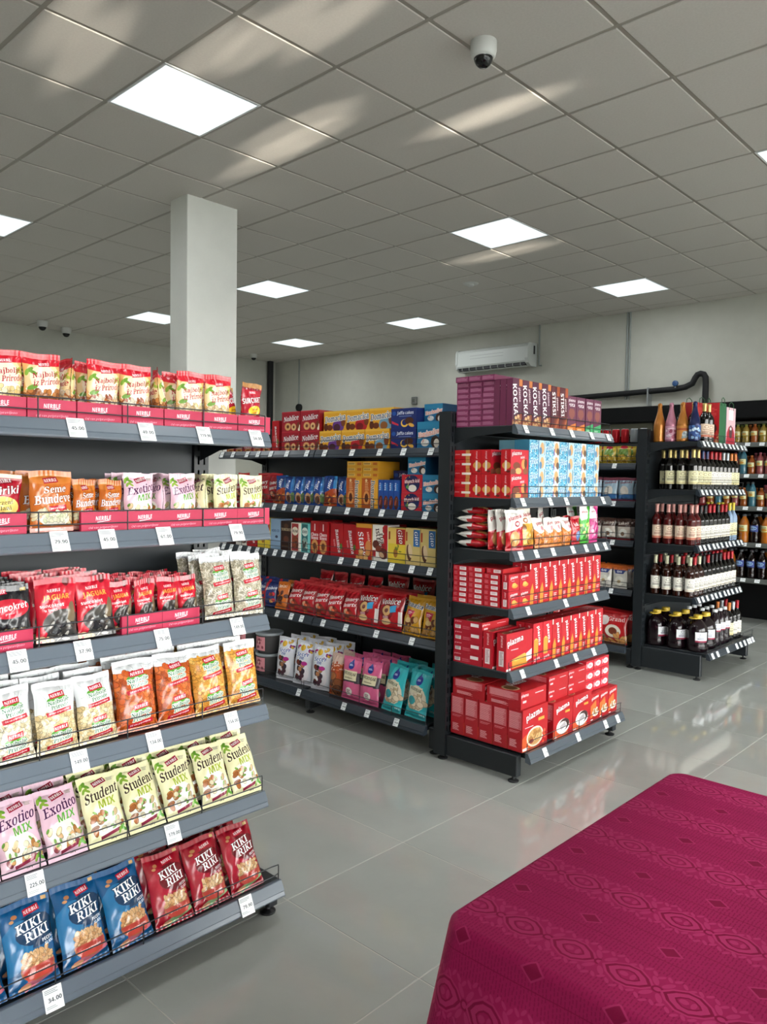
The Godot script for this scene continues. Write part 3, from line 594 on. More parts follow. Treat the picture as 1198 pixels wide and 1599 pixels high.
		"sparkle_blue": return draw(100, 1.0, "2c4c8c", [["n", 5, 10, 90, 84, 26, 10.0, 8.0, ["90b4d8", "1c2c5c", "c8dcec", "4c78b8"]]])
		"sparkle_gold": return draw(100, 1.0, "c8843c", [["r", 0, 20, 100, 14, "a84c24"], ["e", 66, 66, 24, 26, "b8c4c8"], ["n", 46, 50, 40, 40, 8, 8.0, 6.0, ["8ca0a8", "e4ece8"]]])
		"gift_red": return draw(120, 1.6, "b82028", [["l", 16, 20, 66, 40, 6, "d85c58"], ["e", 50, 100, 34, 22, "4a2c28"], ["n", 10, 104, 80, 50, 10, 12.0, 9.0, ["d84840", "7c1c1c", "e8a878"]]])
		"gift_pink": return draw(120, 1.5, "e8c4cc", [["r", 26, 10, 48, 40, "fafafa"], ["p", [0, 150, 10, 100, 30, 76, 70, 76, 90, 100, 100, 150], "c02c40"], ["e", 50, 96, 18, 26, "5c4444"], ["e", 50, 84, 10, 6, "f0f0f0"]])
		"pouch_corn": return draw(120, 1.2, "b8a030", [["e", 50, 50, 36, 40, "6c8c38"], ["e", 50, 10, 26, 10, "b02434"], ["n", 14, 60, 72, 54, 60, 6.0, 4.0, ["e0b838", "c89828", "f0d060"]]])
		"pouch_blue": return draw(120, 1.6, "a8c4d8", [["r", 0, 0, 100, 20, "8c3850"], ["t", "Sladoled", 50, 34, 15, 80, "8c2440", "nb", -6.0], ["e", 46, 92, 30, 34, "ece4dc"], ["p", [0, 120, 100, 110, 100, 160, 0, 160], "3c74b0"], ["r", 0, 146, 100, 14, "7c3048"]])
		"pouch_choc": return draw(120, 1.4, "d8ccc0", [["r", 0, 0, 100, 54, "50342c"], ["t", "kakao", 50, 30, 18, 76, "f0e4d8", "sb", -5.0], ["e", 50, 96, 30, 30, "f0ece4"], ["e", 50, 100, 14, 13, "8c6c54"], ["r", 0, 128, 100, 12, "7c1c24"]])
		"pouch_orange": return draw(120, 1.4, "d8d4cc", [["r", 0, 0, 100, 26, "d86c28"], ["p", [10, 26, 90, 26, 76, 50, 24, 50], "2c3c80"], ["t", "Griz", 50, 36, 14, 56, "ffffff", "nb"], ["e", 50, 94, 32, 28, "f0ece0"], ["e", 50, 98, 12, 10, "c8b088"]])
		"pouch_red": return draw(150, 0.9, "b81c20", [["e", 34, 28, 16, 14, "e8d8d4"], ["t", "Grand", 70, 22, 12, 46, "f0d0cc", "sb"], ["e", 62, 56, 22, 18, "e4d8c8"], ["e", 62, 56, 12, 10, "7c3c28"], ["n", 0, 70, 100, 18, 12, 13.0, 5.0, ["d89858", "c07c44"]]])
		"drink_label": return draw(90, 1.0, "d8d4a4", [["t", "SOK", 50, 30, 20, 74, "5a6a2c", "nb"], ["e", 50, 64, 28, 22, "c88c30"], ["r", 0, 90, 100, 10, "8c9c40"]])
		"drink_label_blue": return draw(90, 1.0, "283c84", [["e", 50, 46, 38, 34, "90b0d8"], ["t", "COLA", 50, 46, 20, 70, "1c2858", "nb"]])
		"tags": # 4 x 4 shelf price slips
			var o := []
			var prices := ["45.00", "49.00", "119.90", "34.00", "79.90", "45.00", "61.00", "79.90", "45.00", "37.90", "75.00", "149.00", "134.00", "134.00", "225.00", "179.00"]
			for i in 16:
				var x := (i % 4) * 25.0
				var y := int(i / 4) * 30.0
				o += [["r", x, y, 25, 30, "f2f5f6"], ["l", x + 2, y + 3, 18, 6, 3, "9aa0a4"], ["t", prices[i], x + 14, y + 16, 5.4, 19, "3a4046", "nb"], ["l", x + 2, y + 23, 14, 4, 2, "b4babc"]]
			return draw(400, 1.2, "f2f5f6", o)
	return draw(16, 1.0, "ff00ff", [])

# ------------------------------------------------------------------ kinds of goods: one prototype each, copied where it stands
var place := ""
var U := Transform3D()

func kind(key: String, node: Node, called: String, desc: String, category: String):
	if kinds.has(key): kinds[key].nodes.append(node)
	else: kinds[key] = {"nodes": [node], "called": called, "desc": desc, "cat": category, "next": 0, "w": 0.0}

func put(key: String, x: float, y: float, z: float, yaw := 0.0, lean := 0.0, roll := 0.0) -> Node3D:
	var k = kinds[key]
	var o: Node3D = k.nodes[k.next % k.nodes.size()].duplicate()
	k.next += 1
	o.name = numbered(k.called)
	add_child(o)
	o.transform = U * Transform3D(Basis.from_euler(Vector3(-deg_to_rad(lean), deg_to_rad(yaw), deg_to_rad(roll))), Vector3(x, y + absf(sin(deg_to_rad(roll))) * k.w * 0.5 + (0.0015 if k.w > 0.0 else 0.0), z))
	tag(o, k.desc + " on " + place, k.cat, k.desc + " on " + place)
	note(o, Vector3(x, y, z))
	return o

# Alike goods of one shelf: say in the label how far back, how high and how far from a known end each one is.
var noted := {}
const ORD := ["first", "second", "third", "fourth", "fifth", "sixth", "seventh", "eighth", "ninth", "tenth", "eleventh", "twelfth", "thirteenth", "fourteenth", "fifteenth", "sixteenth", "seventeenth"]
var end_name := ""
var end_side := 1.0

func note(o: Node3D, at: Vector3):
	var l: String = o.get_meta("label")
	if not noted.has(l): noted[l] = []
	noted[l].append([o, at, end_name, end_side])

func steps(vals: Array, tol: float) -> Array:
	var s := vals.duplicate()
	s.sort()
	var out := []
	for v in s:
		if out.is_empty() or v - out[-1] > tol: out.append(v)
	return out

func rank(list: Array, v: float, tol: float) -> int:
	for i in list.size():
		if v <= list[i] + tol: return i
	return list.size() - 1

func finish_labels():
	for l in noted:
		var g: Array = noted[l]
		if g.size() < 2: continue
		var ys := []
		var zs := []
		for e in g: ys.append(e[1].y); zs.append(-e[1].z)
		var hy := steps(ys, 0.02)
		var hz := steps(zs, 0.026)
		# columns along the shelf, counted within the same height and depth
		for e in g:
			var iy := rank(hy, e[1].y, 0.02)
			var iz := rank(hz, -e[1].z, 0.026)
			var ahead := 0
			var mates := 0
			for f in g:
				if rank(hy, f[1].y, 0.02) == iy and rank(hz, -f[1].z, 0.026) == iz:
					mates += 1
					if (f[1].x - e[1].x) * e[3] > 0.001: ahead += 1
			var t: String = l
			var words: int = l.split(" ").size()
			var bits := []
			if hz.size() > 1:
				bits.append("front" if iz == 0 else ORD[mini(iz, 16)] + "-row")
			if hy.size() > 1:
				bits.append("topmost" if iy == hy.size() - 1 else ORD[mini(iy, 16)] + "-layer")
			if mates > 1:
				bits.append(ORD[mini(ahead, 16)] + " from " + e[2])
			var n := words
			for b in bits:
				var c: int = b.split(" ").size()
				if n + c <= 16:
					t += ", " + b
					n += c
			e[0].set_meta("label", t)

func bag_mesh(w: float, h: float, d: float, sd: float, crush := 1.0, edge := 0.6) -> Array:
	var sb := 0.011
	var st := 0.015
	var nu := 12
	var nv := 13
	var P := func(u: float, v: float, s: float) -> Vector3:
		var pv := pow(maxf(0.0, sin(PI * pow(v, 0.85))), 0.55)
		var pu := pow(maxf(0.0, sin(PI * u)), edge)
		var t := d * 0.5 * pu * pv + 0.0008
		t += crush * pu * (0.0034 * sin(u * 19.0 + sd + v * 4.0) * exp(-v * 5.0) + 0.0045 * sin(u * 25.0 + sd * 2.3 - v * 5.0) * exp(-(1.0 - v) * 4.5))
		t += crush * pu * pv * (0.0022 * sin(u * 9.0 + v * 15.0 + sd * 3.1) + 0.0014 * sin(u * 23.0 - v * 19.0 + sd)) * s
		var bend := crush * 0.006 * sin(v * 3.0 + sd) * v + crush * 0.004 * sin(u * 5.0 + sd * 1.7) * v * v
		return Vector3((u - 0.5) * w * (1.0 - 0.05 * pv) + crush * 0.002 * sin(v * 9.0 + sd) * pv, sb + v * (h - sb - st) + crush * 0.002 * sin(u * 6.0 + sd) * v * v, s * maxf(t, 0.0006) + bend)
	var body := MB.new()
	for s in [1.0, -1.0]:
		for i in nu:
			for j in nv:
				var q := []
				for e in [[i, j], [i + 1, j], [i + 1, j + 1], [i, j + 1]]:
					var u: float = float(e[0]) / nu
					var v: float = float(e[1]) / nv
					var p: Vector3 = P.call(u, v, s)
					var du: Vector3 = P.call(minf(u + 0.02, 1.0), v, s) - P.call(maxf(u - 0.02, 0.0), v, s)
					var dv: Vector3 = P.call(u, minf(v + 0.02, 1.0), s) - P.call(u, maxf(v - 0.02, 0.0), s)
					q.append([p, du.cross(dv).normalized() * s, Vector2(u if s > 0.0 else 1.0 - u, 1.0 - p.y / h)])
				if s > 0.0:
					body.tri(q[0][0], q[1][0], q[2][0], q[0][2], q[1][2], q[2][2], q[0][1], q[1][1], q[2][1])
					body.tri(q[0][0], q[2][0], q[3][0], q[0][2], q[2][2], q[3][2], q[0][1], q[2][1], q[3][1])
				else:
					body.tri(q[1][0], q[0][0], q[3][0], q[1][2], q[0][2], q[3][2], q[1][1], q[0][1], q[3][1])
					body.tri(q[1][0], q[3][0], q[2][0], q[1][2], q[3][2], q[2][2], q[1][1], q[3][1], q[2][1])
	var seals := []
	for e in [[0.0, sb], [h - st, h]]:
		var m := MB.new()
		var k := 18
		for i in k:
			var za := 0.0004 if i % 2 == 0 else -0.0004
			for s in [1.0, -1.0]:
				var o := Vector3(0, 0, 0.0005 * s)
				var top: bool = e[0] > 0.0
				var pa: Vector3 = P.call(float(i) / k, 1.0 if top else 0.0, 0.0)
				var pb: Vector3 = P.call(float(i + 1) / k, 1.0 if top else 0.0, 0.0)
				var up := Vector3(0, e[1] - e[0], 0)
				var a := Vector3(pa.x, pa.y, pa.z + za) + o - (Vector3.ZERO if top else up)
				var b := Vector3(pb.x, pb.y, pb.z - za) + o - (Vector3.ZERO if top else up)
				var c := b + up
				var f := a + up
				var va := Vector2(float(i) / k, 1.0 - e[0] / h)
				var vb := Vector2(float(i + 1) / k, 1.0 - e[0] / h)
				var vc := Vector2(float(i + 1) / k, 1.0 - e[1] / h)
				var vd := Vector2(float(i) / k, 1.0 - e[1] / h)
				if s > 0.0: m.quad(a, b, c, f, va, vb, vc, vd)
				else: m.quad(b, a, f, c, vb, va, vd, vc)
		seals.append(m.mesh())
	return [body.mesh(), seals[0], seals[1]]

func bag(key: String, artkey: String, w: float, h: float, d: float, called: String, desc: String, rough := 0.34, coat := 0.5, crush := 1.0, edge := 0.6):
	var m := tmat("film " + artkey, art(artkey), rough, coat)
	for i in 3:
		var ms := bag_mesh(w, h, d * (1.0 - 0.06 * i), float(hash(key) % 100) + i * 2.1, crush, edge)
		var o := Node3D.new()
		part("pouch", ms[0], m, o)
		part("bottom_seal", ms[1], m, o)
		part("top_seal", ms[2], m, o)
		kind(key, o, called, desc, "bag")
		kinds[key].w = w

func face_mat(s: String, rough := 0.42) -> StandardMaterial3D:
	if s[0] == "#":
		return mat("card " + s, s.substr(1), rough)
	return tmat("card " + s, art(s), rough)

func carton_mesh(w: float, h: float, d: float, front: String, side: String, top: String) -> ArrayMesh:
	var x := w * 0.5
	var z := d * 0.5
	var f := MB.new()
	f.quad(Vector3(-x, 0, z), Vector3(x, 0, z), Vector3(x, h, z), Vector3(-x, h, z))
	f.quad(Vector3(x, 0, -z), Vector3(-x, 0, -z), Vector3(-x, h, -z), Vector3(x, h, -z))
	var s := MB.new()
	s.quad(Vector3(-x, 0, -z), Vector3(-x, 0, z), Vector3(-x, h, z), Vector3(-x, h, -z))
	s.quad(Vector3(x, 0, z), Vector3(x, 0, -z), Vector3(x, h, -z), Vector3(x, h, z))
	if top == "":   # open bag: no lid
		var om := f.mesh(null, face_mat(front))
		s.mesh(om, face_mat(side))
		return om
	var t := MB.new()
	t.quad(Vector3(-x, h, z), Vector3(x, h, z), Vector3(x, h, -z), Vector3(-x, h, -z))
	t.quad(Vector3(-x, 0, -z), Vector3(x, 0, -z), Vector3(x, 0, z), Vector3(-x, 0, z))
	var am := f.mesh(null, face_mat(front))
	s.mesh(am, face_mat(side))
	t.mesh(am, face_mat(top))
	return am

func carton(key: String, w: float, h: float, d: float, front: String, side: String, top: String, called: String, desc: String):
	var o := MeshInstance3D.new()
	o.mesh = carton_mesh(w, h, d, front, side, top)
	kind(key, o, called, desc, "box")

func label_mesh(r: float, y0: float, y1: float, half: float) -> ArrayMesh:
	var b := MB.new()
	b.lathe([[r, y0], [r, y1]], 12, -half, half)
	return b.mesh()

# bottle: glass body, foil capsule, paper label
func bottle(key: String, glass: StandardMaterial3D, cap: StandardMaterial3D, lab: String, h: float, r: float, desc: String, called := "wine_bottle", shape := 0):
	var o := Node3D.new()
	var body := []
	var ly0 := h * 0.14
	var ly1 := h * 0.47
	if shape == 0:   # straight-shouldered wine bottle
		body = [[0.0, 0.0], [r * 0.86, 0.0], [r, h * 0.02], [r, h * 0.58], [r * 0.92, h * 0.645], [r * 0.62, h * 0.71], [r * 0.4, h * 0.755], [r * 0.36, h * 0.8], [r * 0.36, h * 0.82]]
	elif shape == 1: # sloping sparkling wine bottle
		body = [[0.0, 0.0], [r * 0.88, 0.0], [r, h * 0.03], [r, h * 0.42], [r * 0.9, h * 0.52], [r * 0.66, h * 0.64], [r * 0.42, h * 0.78], [r * 0.33, h * 0.9], [r * 0.4, h * 0.92], [r * 0.4, h * 0.95], [r * 0.3, h * 0.985], [0.0, h]]
		ly0 = h * 0.06
		ly1 = h * 0.4
	else:            # plastic bottle with waist
		body = [[0.0, 0.0], [r * 0.8, 0.0], [r, h * 0.04], [r * 0.97, h * 0.2], [r * 0.92, h * 0.3], [r, h * 0.4], [r, h * 0.62], [r * 0.8, h * 0.76], [r * 0.42, h * 0.88], [r * 0.34, h * 0.92]]
		ly0 = h * 0.4
		ly1 = h * 0.62
	part("glass_body", lathemesh(body, 18), glass, o)
	if shape == 0:
		part("capsule", lathemesh([[r * 0.385, h * 0.79], [r * 0.385, h * 0.95], [r * 0.42, h * 0.955], [r * 0.42, h * 0.995], [0.0, h]], 14), cap, o)
	elif shape == 2:
		part("cap", lathemesh([[r * 0.42, h * 0.92], [r * 0.42, h * 0.99], [0.0, h]], 14), cap, o)
	if lab != "":
		part("label", label_mesh(r + 0.0006, ly0, ly1, 1.35), face_mat(lab, 0.6), o)
	kind(key, o, called, desc, "bottle")

func jug(key: String):
	var o := Node3D.new()
	part("jug_body", lathemesh([[0.0, 0.0], [0.066, 0.0], [0.074, 0.01], [0.075, 0.05], [0.07, 0.06], [0.075, 0.07], [0.075, 0.155], [0.066, 0.19], [0.045, 0.22], [0.026, 0.238], [0.026, 0.25]], 22), mat("dark_wine_plastic", "170a10", 0.12), o)
	part("cap", lathemesh([[0.031, 0.245], [0.031, 0.268], [0.026, 0.272], [0.0, 0.273]], 18), mat("yellow_cap", "d0b038", 0.4), o)
	var b := MB.new()
	var pts := []
	for i in 13:
		var a := TAU * i / 12.0
		pts.append(Vector3(cos(a) * 0.042 - 0.022, 0.246, sin(a) * 0.032))
	b.tube(pts, 0.0045, 6, false)
	part("carry_ring", b.mesh(), mat("yellow_cap"), o)
	part("label", label_mesh(0.0757, 0.075, 0.15, 0.62), face_mat("wine_crimson", 0.6), o)
	kind(key, o, "wine_jug", "dark wine jug with yellow cap", "jug")

func can(key: String, col: String, desc: String):
	var o := Node3D.new()
	part("can_body", lathemesh([[0.0, 0.004], [0.026, 0.0], [0.033, 0.008], [0.033, 0.104], [0.027, 0.114]], 18), mat("can " + col, col, 0.25, 0.4), o)
	part("can_lid", lathemesh([[0.027, 0.114], [0.0275, 0.117], [0.025, 0.116], [0.024, 0.113], [0.0, 0.113]], 18), mat("can_metal", "b8bcc0", 0.3, 1.0), o)
	kind(key, o, "drink_can", desc, "can")

func make_goods():
	# snack stand
	for e in [["chickpea", "red and cream bag of chickpeas"], ["hazelnut", "red and cream bag of hazelnuts"], ["almond", "red and cream bag of almonds"], ["cashew", "red and cream bag of cashews"]]:
		bag(e[0], e[0], 0.098, 0.172, 0.05, "nut_bag", e[1])
	bag("sun_red", "sunflower_red", 0.085, 0.16, 0.045, "seed_bag", "red and yellow sunflower seed bag")
	bag("pea_red", "peanut_red", 0.112, 0.15, 0.05, "peanut_bag", "dark red salted peanut bag")
	bag("pumpkin", "pumpkin", 0.118, 0.163, 0.055, "seed_bag", "large orange pumpkin seed bag")
	bag("pumpkin_s", "pumpkin", 0.07, 0.138, 0.04, "seed_bag", "small orange pumpkin seed bag")
	bag("plz_lying", "bag_plazma", 0.105, 0.19, 0.042, "biscuit_bag", "lying white and red biscuit bag", 0.34, 0.5, 0.5, 0.22)
	bag("exotic", "exotic", 0.096, 0.158, 0.048, "nut_mix_bag", "pink nut mix bag")
	bag("student", "student", 0.096, 0.158, 0.048, "nut_mix_bag", "pale yellow nut mix bag")
	bag("exotic_l", "exotic", 0.113, 0.192, 0.045, "nut_mix_bag", "pink nut mix bag")
	bag("student_l", "student", 0.117, 0.195, 0.045, "nut_mix_bag", "pale yellow nut mix bag")
	bag("sun_black", "sunflower_black", 0.112, 0.16, 0.032, "seed_bag", "black sunflower seed bag")
	bag("jaguar", "jaguar", 0.112, 0.172, 0.045, "seed_bag", "large red sunflower seed bag")
	bag("jaguar_s", "jaguar", 0.072, 0.142, 0.04, "seed_bag", "small red sunflower seed bag")
	bag("c_seed", "clear_seed", 0.115, 0.2, 0.055, "clear_bag", "clear bag of striped sunflower seeds", 0.26, 0.5)
	bag("c_pop", "clear_popcorn", 0.114, 0.195, 0.055, "clear_bag", "clear bag of puffed grains", 0.26, 0.5)
	bag("c_cashew", "clear_cashew", 0.114, 0.19, 0.055, "clear_bag", "clear bag of cream nuts", 0.26, 0.5)
	bag("c_peanut", "clear_peanut", 0.128, 0.21, 0.06, "clear_bag", "clear bag of orange peanuts", 0.26, 0.5)
	bag("c_corn", "clear_corn", 0.126, 0.21, 0.06, "clear_bag", "clear bag of corn kernels", 0.26, 0.5)
	bag("kiki_blue", "peanut_blue", 0.13, 0.215, 0.055, "peanut_bag", "blue peanut bag with bowl picture", 0.28, 0.8)
	bag("kiki_red", "peanut_crimson", 0.126, 0.205, 0.055, "peanut_bag", "crimson peanut bag with bowl picture", 0.28, 0.8)
	# biscuit aisle boxes
	carton("noblice", 0.178, 0.125, 0.12, "noblice", "#98141f", "#98141f", "biscuit_box", "dark red ring biscuit box")
	for e in [["dom_violet", "violet"], ["dom_red", "red"], ["dom_blue", "pale blue"]]:
		carton(e[0], 0.192, 0.118, 0.14, e[0], "#d89a24", "#d89a24", "biscuit_box", "yellow biscuit box with " + e[1] + " ribbon picture")
	carton("jaffa", 0.186, 0.112, 0.14, "jaffa", "#14286c", "#14286c", "cake_box", "dark blue cake box with orange half moon")
	carton("munch", 0.158, 0.145, 0.14, "munch", "#1e5c88", "#1e5c88", "cake_box", "tall light blue marshmallow cake box")
	carton("munch_s", 0.128, 0.1, 0.14, "munch", "#1e5c88", "#1e5c88", "cake_box", "small light blue marshmallow cake box")
	carton("munch_kid", 0.15, 0.1, 0.14, "munch_kid", "#b01c2c", "#b01c2c", "cake_box", "red marshmallow cake box with navy oval")
	carton("dom_tall", 0.128, 0.178, 0.1, "dom_tall", "#d89828", "#d89828", "biscuit_box", "upright orange biscuit box")
	carton("dom_flat", 0.126, 0.032, 0.18, "dom_end", "#dca02c", "#dca02c", "biscuit_box", "flat lying yellow biscuit box")
	carton("keks_choc", 0.038, 0.17, 0.07, "keks_choc", "#1c4c9c", "#1c4c9c", "biscuit_pack", "slim blue biscuit pack")
	carton("noblice_up", 0.07, 0.2, 0.12, "box_bananica", "#98141f", "#98141f", "biscuit_box", "upright red biscuit box with white lettering")
	for e in [["box_greyblue", 0.1, 0.2, "plain grey blue", "#8ca8c4"], ["box_dark", 0.105, 0.19, "dark brown", "#30140e"], ["box_ruby", 0.088, 0.185, "slim white and red", "#f0e4d8"], ["box_teal", 0.092, 0.185, "slim turquoise", "#7cd8d4"], ["box_choco", 0.076, 0.205, "red chocolate", "#a8141c"], ["box_bananica", 0.11, 0.2, "plain red", "#b4141e"], ["box_stark", 0.126, 0.21, "red and orange", "#e09a34"], ["box_euro", 0.118, 0.21, "white and red", "#f2ece2"], ["box_gito", 0.13, 0.2, "yellow", "#e4c868"], ["box_gito_blue", 0.104, 0.205, "beige and blue", "#d8be78"]]:
		carton(e[0], e[1], e[2], 0.1, e[0], e[4], e[4], "biscuit_box", "upright " + e[3] + " biscuit box")
	carton("small_bar", 0.09, 0.05, 0.14, "box_choco", "#8c2c2c", "#8c2c2c", "snack_box", "low dark red snack box")
	bag("wafer_blue", "wafer_blue", 0.09, 0.178, 0.04, "wafer_pack", "tall blue wafer pack")
	bag("wafer_orange", "wafer_orange", 0.1, 0.185, 0.04, "wafer_pack", "tall blue and orange wafer pack")
	for e in [["bag_hearts", 0.13, 0.2, "red chocolate heart bag"], ["bag_noblice", 0.18, 0.215, "wide red biscuit bag"], ["bag_domacica", 0.138, 0.215, "golden yellow biscuit bag"], ["bag_orange", 0.11, 0.18, "orange biscuit bag"], ["bag_blue_red", 0.12, 0.18, "dark blue and red sweet bag"], ["bag_white_mix", 0.15, 0.27, "white bag of mixed sweets"], ["bag_orange_nut", 0.1, 0.25, "slim orange nut bag"], ["bag_pink", 0.14, 0.25, "pink bag with cream label"], ["bag_turquoise", 0.16, 0.26, "turquoise biscuit bag with blue drop"]]:
		bag(e[0], e[0], e[1], e[2], 0.06, "sweet_bag", e[3])
	var pail := Node3D.new()
	part("pail_body", lathemesh([[0.0, 0.0], [0.08, 0.0], [0.088, 0.125]], 24), mat("pail_plastic", "4c4a4a", 0.2), pail)
	part("pail_lid", lathemesh([[0.09, 0.118], [0.094, 0.12], [0.094, 0.134], [0.086, 0.136], [0.084, 0.13], [0.0, 0.13]], 24), mat("pail_lid", "8c9296", 0.3), pail)
	part("label", label_mesh(0.0885, 0.02, 0.11, 0.55), face_mat("pail_label"), pail, Vector3.ZERO)
	kind("pail", pail, "plastic_pail", "grey plastic pail with pink label", "pail")
	var jar := Node3D.new()
	part("jar_body", lathemesh([[0.0, 0.0], [0.04, 0.0], [0.042, 0.1], [0.034, 0.11]], 18), mat("jar_glass", "9a9c98", 0.1), jar)
	part("jar_lid", lathemesh([[0.038, 0.108], [0.039, 0.13], [0.0, 0.131]], 18), mat("white_lid", "e8e8e6", 0.35), jar)
	kind("jar", jar, "jar", "small glass jar with white lid", "jar")
	# end stand
	carton("kocka", 0.084, 0.225, 0.035, "kocka", "#6c2a4a", "#6c2a4a", "biscuit_box", "purple white-lettered biscuit box")
	carton("stiksi", 0.08, 0.222, 0.035, "stiksi", "#6c2a3c", "#6c2a3c", "biscuit_box", "brown purple stick biscuit box")
	carton("srca_orange", 0.092, 0.186, 0.05, "srca_orange", "#6c3450", "#6c3450", "biscuit_box", "purple biscuit box with orange corner")
	carton("srca_green", 0.084, 0.186, 0.05, "srca_green", "#6c3450", "#6c3450", "biscuit_box", "purple biscuit box with green corner")
	carton("purple_flat", 0.225, 0.0275, 0.078, "#6c2a4a", "purple_end", "#6c2a4a", "biscuit_box", "flat lying purple biscuit box")
	carton("mini", 0.155, 0.119, 0.057, "mini_front", "mini_end", "#b4181f", "biscuit_box", "red mini biscuit box")
	carton("mini_flat", 0.155, 0.047, 0.112, "#b4181f", "mini_flat", "#b4181f", "biscuit_box", "flat lying red mini biscuit box")
	carton("blue_a", 0.14, 0.073, 0.09, "blue_a", "#4ca4cc", "#4ca4cc", "wafer_box", "light blue wafer box")
	carton("blue_b", 0.14, 0.073, 0.09, "blue_b", "#7cb8d0", "#7cb8d0", "wafer_box", "white-edged blue wafer box")
	bag("bag_plazma", "bag_plazma", 0.105, 0.2, 0.045, "biscuit_bag", "white and red biscuit bag")
	bag("bag_gold", "bag_gold", 0.125, 0.205, 0.05, "biscuit_bag", "white and gold biscuit bag")
	bag("bag_small", "bag_small", 0.088, 0.15, 0.045, "biscuit_bag", "small white and orange biscuit bag")
	bag("bag_red_small", "bag_red_small", 0.085, 0.155, 0.045, "biscuit_bag", "small red bag with blue spot")
	bag("bag_green", "bag_green", 0.105, 0.212, 0.05, "biscuit_bag", "bright green and white biscuit bag")
	bag("bag_magenta", "bag_magenta", 0.105, 0.212, 0.05, "biscuit_bag", "magenta and white biscuit bag")
	carton("plz_tall", 0.089, 0.208, 0.05, "plazma_tall", "plazma_upright", "#b4181f", "biscuit_box", "upright white-lettered red biscuit box")
	carton("plz_tall_b", 0.089, 0.208, 0.05, "plazma_tall_b", "plazma_upright", "#b4181f", "biscuit_box", "upright red box with golden block")
	carton("plz_small", 0.092, 0.084, 0.04, "plazma_small", "plazma_upright", "#b4181f", "biscuit_box", "small red biscuit box")
	carton("plz_flat", 0.2, 0.0265, 0.094, "#b4181f", "plazma_end", "#b4181f", "biscuit_box", "thin flat lying red biscuit box")
	carton("plz_mid", 0.232, 0.186, 0.056, "plazma_mid", "plazma_upright", "plazma_top", "biscuit_box", "wide red loaf biscuit box")
	carton("plz_mid_flat", 0.232, 0.055, 0.18, "plazma_flap", "plazma_mid_side", "plazma_top", "biscuit_box", "wide red biscuit box lying flat")
	carton("plz_waffle", 0.226, 0.205, 0.085, "plazma_waffle", "plazma_back", "plazma_top", "biscuit_box", "large red waffle biscuit box")
	carton("plz_waffle_flat", 0.226, 0.085, 0.2, "plazma_flap", "plazma_back", "plazma_top", "biscuit_box", "large red biscuit box lying flat")
	carton("plz_cake", 0.19, 0.185, 0.085, "plazma_cake", "plazma_back", "plazma_top", "biscuit_box", "large red cake biscuit box")
	carton("plz_cake_flat", 0.19, 0.064, 0.2, "plazma_flap", "plazma_back", "plazma_top", "biscuit_box", "red cake biscuit box lying flat")
	carton("plz_rolls", 0.1, 0.15, 0.07, "plazma_rolls", "plazma_back", "#b4181f", "biscuit_box", "narrow red biscuit box")
	carton("plz_cube", 0.084, 0.058, 0.08, "plazma_cube", "plazma_cube", "#b4181f", "biscuit_box", "little red biscuit carton")
	# wine stand
	var dk := mat("dark_glass", "0d0b0a", 0.08)
	var ros := mat("rose_glass", "4a0f10", 0.06)
	var amb := mat("amber_glass", "2c120a", 0.06)
	var blu := mat("slim_blue_glass", "8ca4c0", 0.1)
	bottle("w_gold", dk, mat("cap_gold", "b8a468", 0.35, 0.6), "wine_cream", 0.305, 0.037, "gold-capped dark wine bottle")
	bottle("w_red", dk, mat("cap_red", "a41420", 0.35, 0.2), "wine_white", 0.3, 0.037, "red-capped dark wine bottle")
	bottle("w_blue", dk, mat("cap_blue", "28345c", 0.35, 0.2), "wine_cream", 0.3, 0.037, "blue-capped dark wine bottle")
	bottle("w_black", dk, mat("cap_black", "1c1c1e", 0.35, 0.2), "wine_white", 0.3, 0.037, "black-capped dark wine bottle")
	bottle("w_silver", dk, mat("cap_silver", "a8b0b4", 0.35, 0.5), "wine_white", 0.3, 0.037, "silver-capped dark wine bottle")
	bottle("w_orange", dk, mat("cap_orange", "c87434", 0.35, 0.2), "wine_cream", 0.3, 0.037, "orange-capped dark wine bottle")
	bottle("w_rose", ros, mat("cap_pink", "c89088", 0.35, 0.2), "wine_rose", 0.305, 0.037, "pink-capped rose wine bottle")
	bottle("w_amber", amb, mat("cap_cream", "b8b89c", 0.35, 0.2), "wine_white", 0.3, 0.037, "cream-capped brown wine bottle")
	bottle("w_amber_red", amb, mat("cap_red"), "wine_white", 0.3, 0.037, "red-capped brown wine bottle")
	bottle("w_slim", blu, mat("cap_yellow", "d8c038", 0.35), "wine_cream", 0.31, 0.033, "yellow-capped pale blue wine bottle")
	bottle("pet_wine", mat("pet_dark", "1a0c14", 0.12), mat("white_cap", "dcdee0", 0.4), "wine_crimson", 0.28, 0.045, "plastic wine bottle with white cap", "wine_bottle", 2)
	bottle("s_gold", mat("wrap_gold", "b0702c", 0.22, 0.35), mat("cap_gold"), "", 0.3, 0.043, "gold wrapped sparkling wine bottle", "sparkling_bottle", 1)
	bottle("s_rose", mat("wrap_rose", "b4788c", 0.22, 0.35), mat("cap_gold"), "sparkle_rose", 0.3, 0.043, "pink wrapped sparkling wine bottle", "sparkling_bottle", 1)
	bottle("s_gold_b", mat("wrap_gold"), mat("cap_gold"), "sparkle_gold", 0.3, 0.043, "gold sparkling bottle with picture band", "sparkling_bottle", 1)
	bottle("s_blue", mat("wrap_blue", "1c2450", 0.22, 0.35), mat("cap_gold"), "sparkle_blue", 0.3, 0.043, "navy wrapped sparkling wine bottle", "sparkling_bottle", 1)
	bottle("s_foil", dk, mat("foil_gold", "c8ac6c", 0.3, 0.6), "wine_rose", 0.3, 0.04, "dark sparkling bottle with gold neck", "sparkling_bottle", 0)
	jug("jug")
	# grocery aisle
	can("can_red", "b01420", "red drink can")
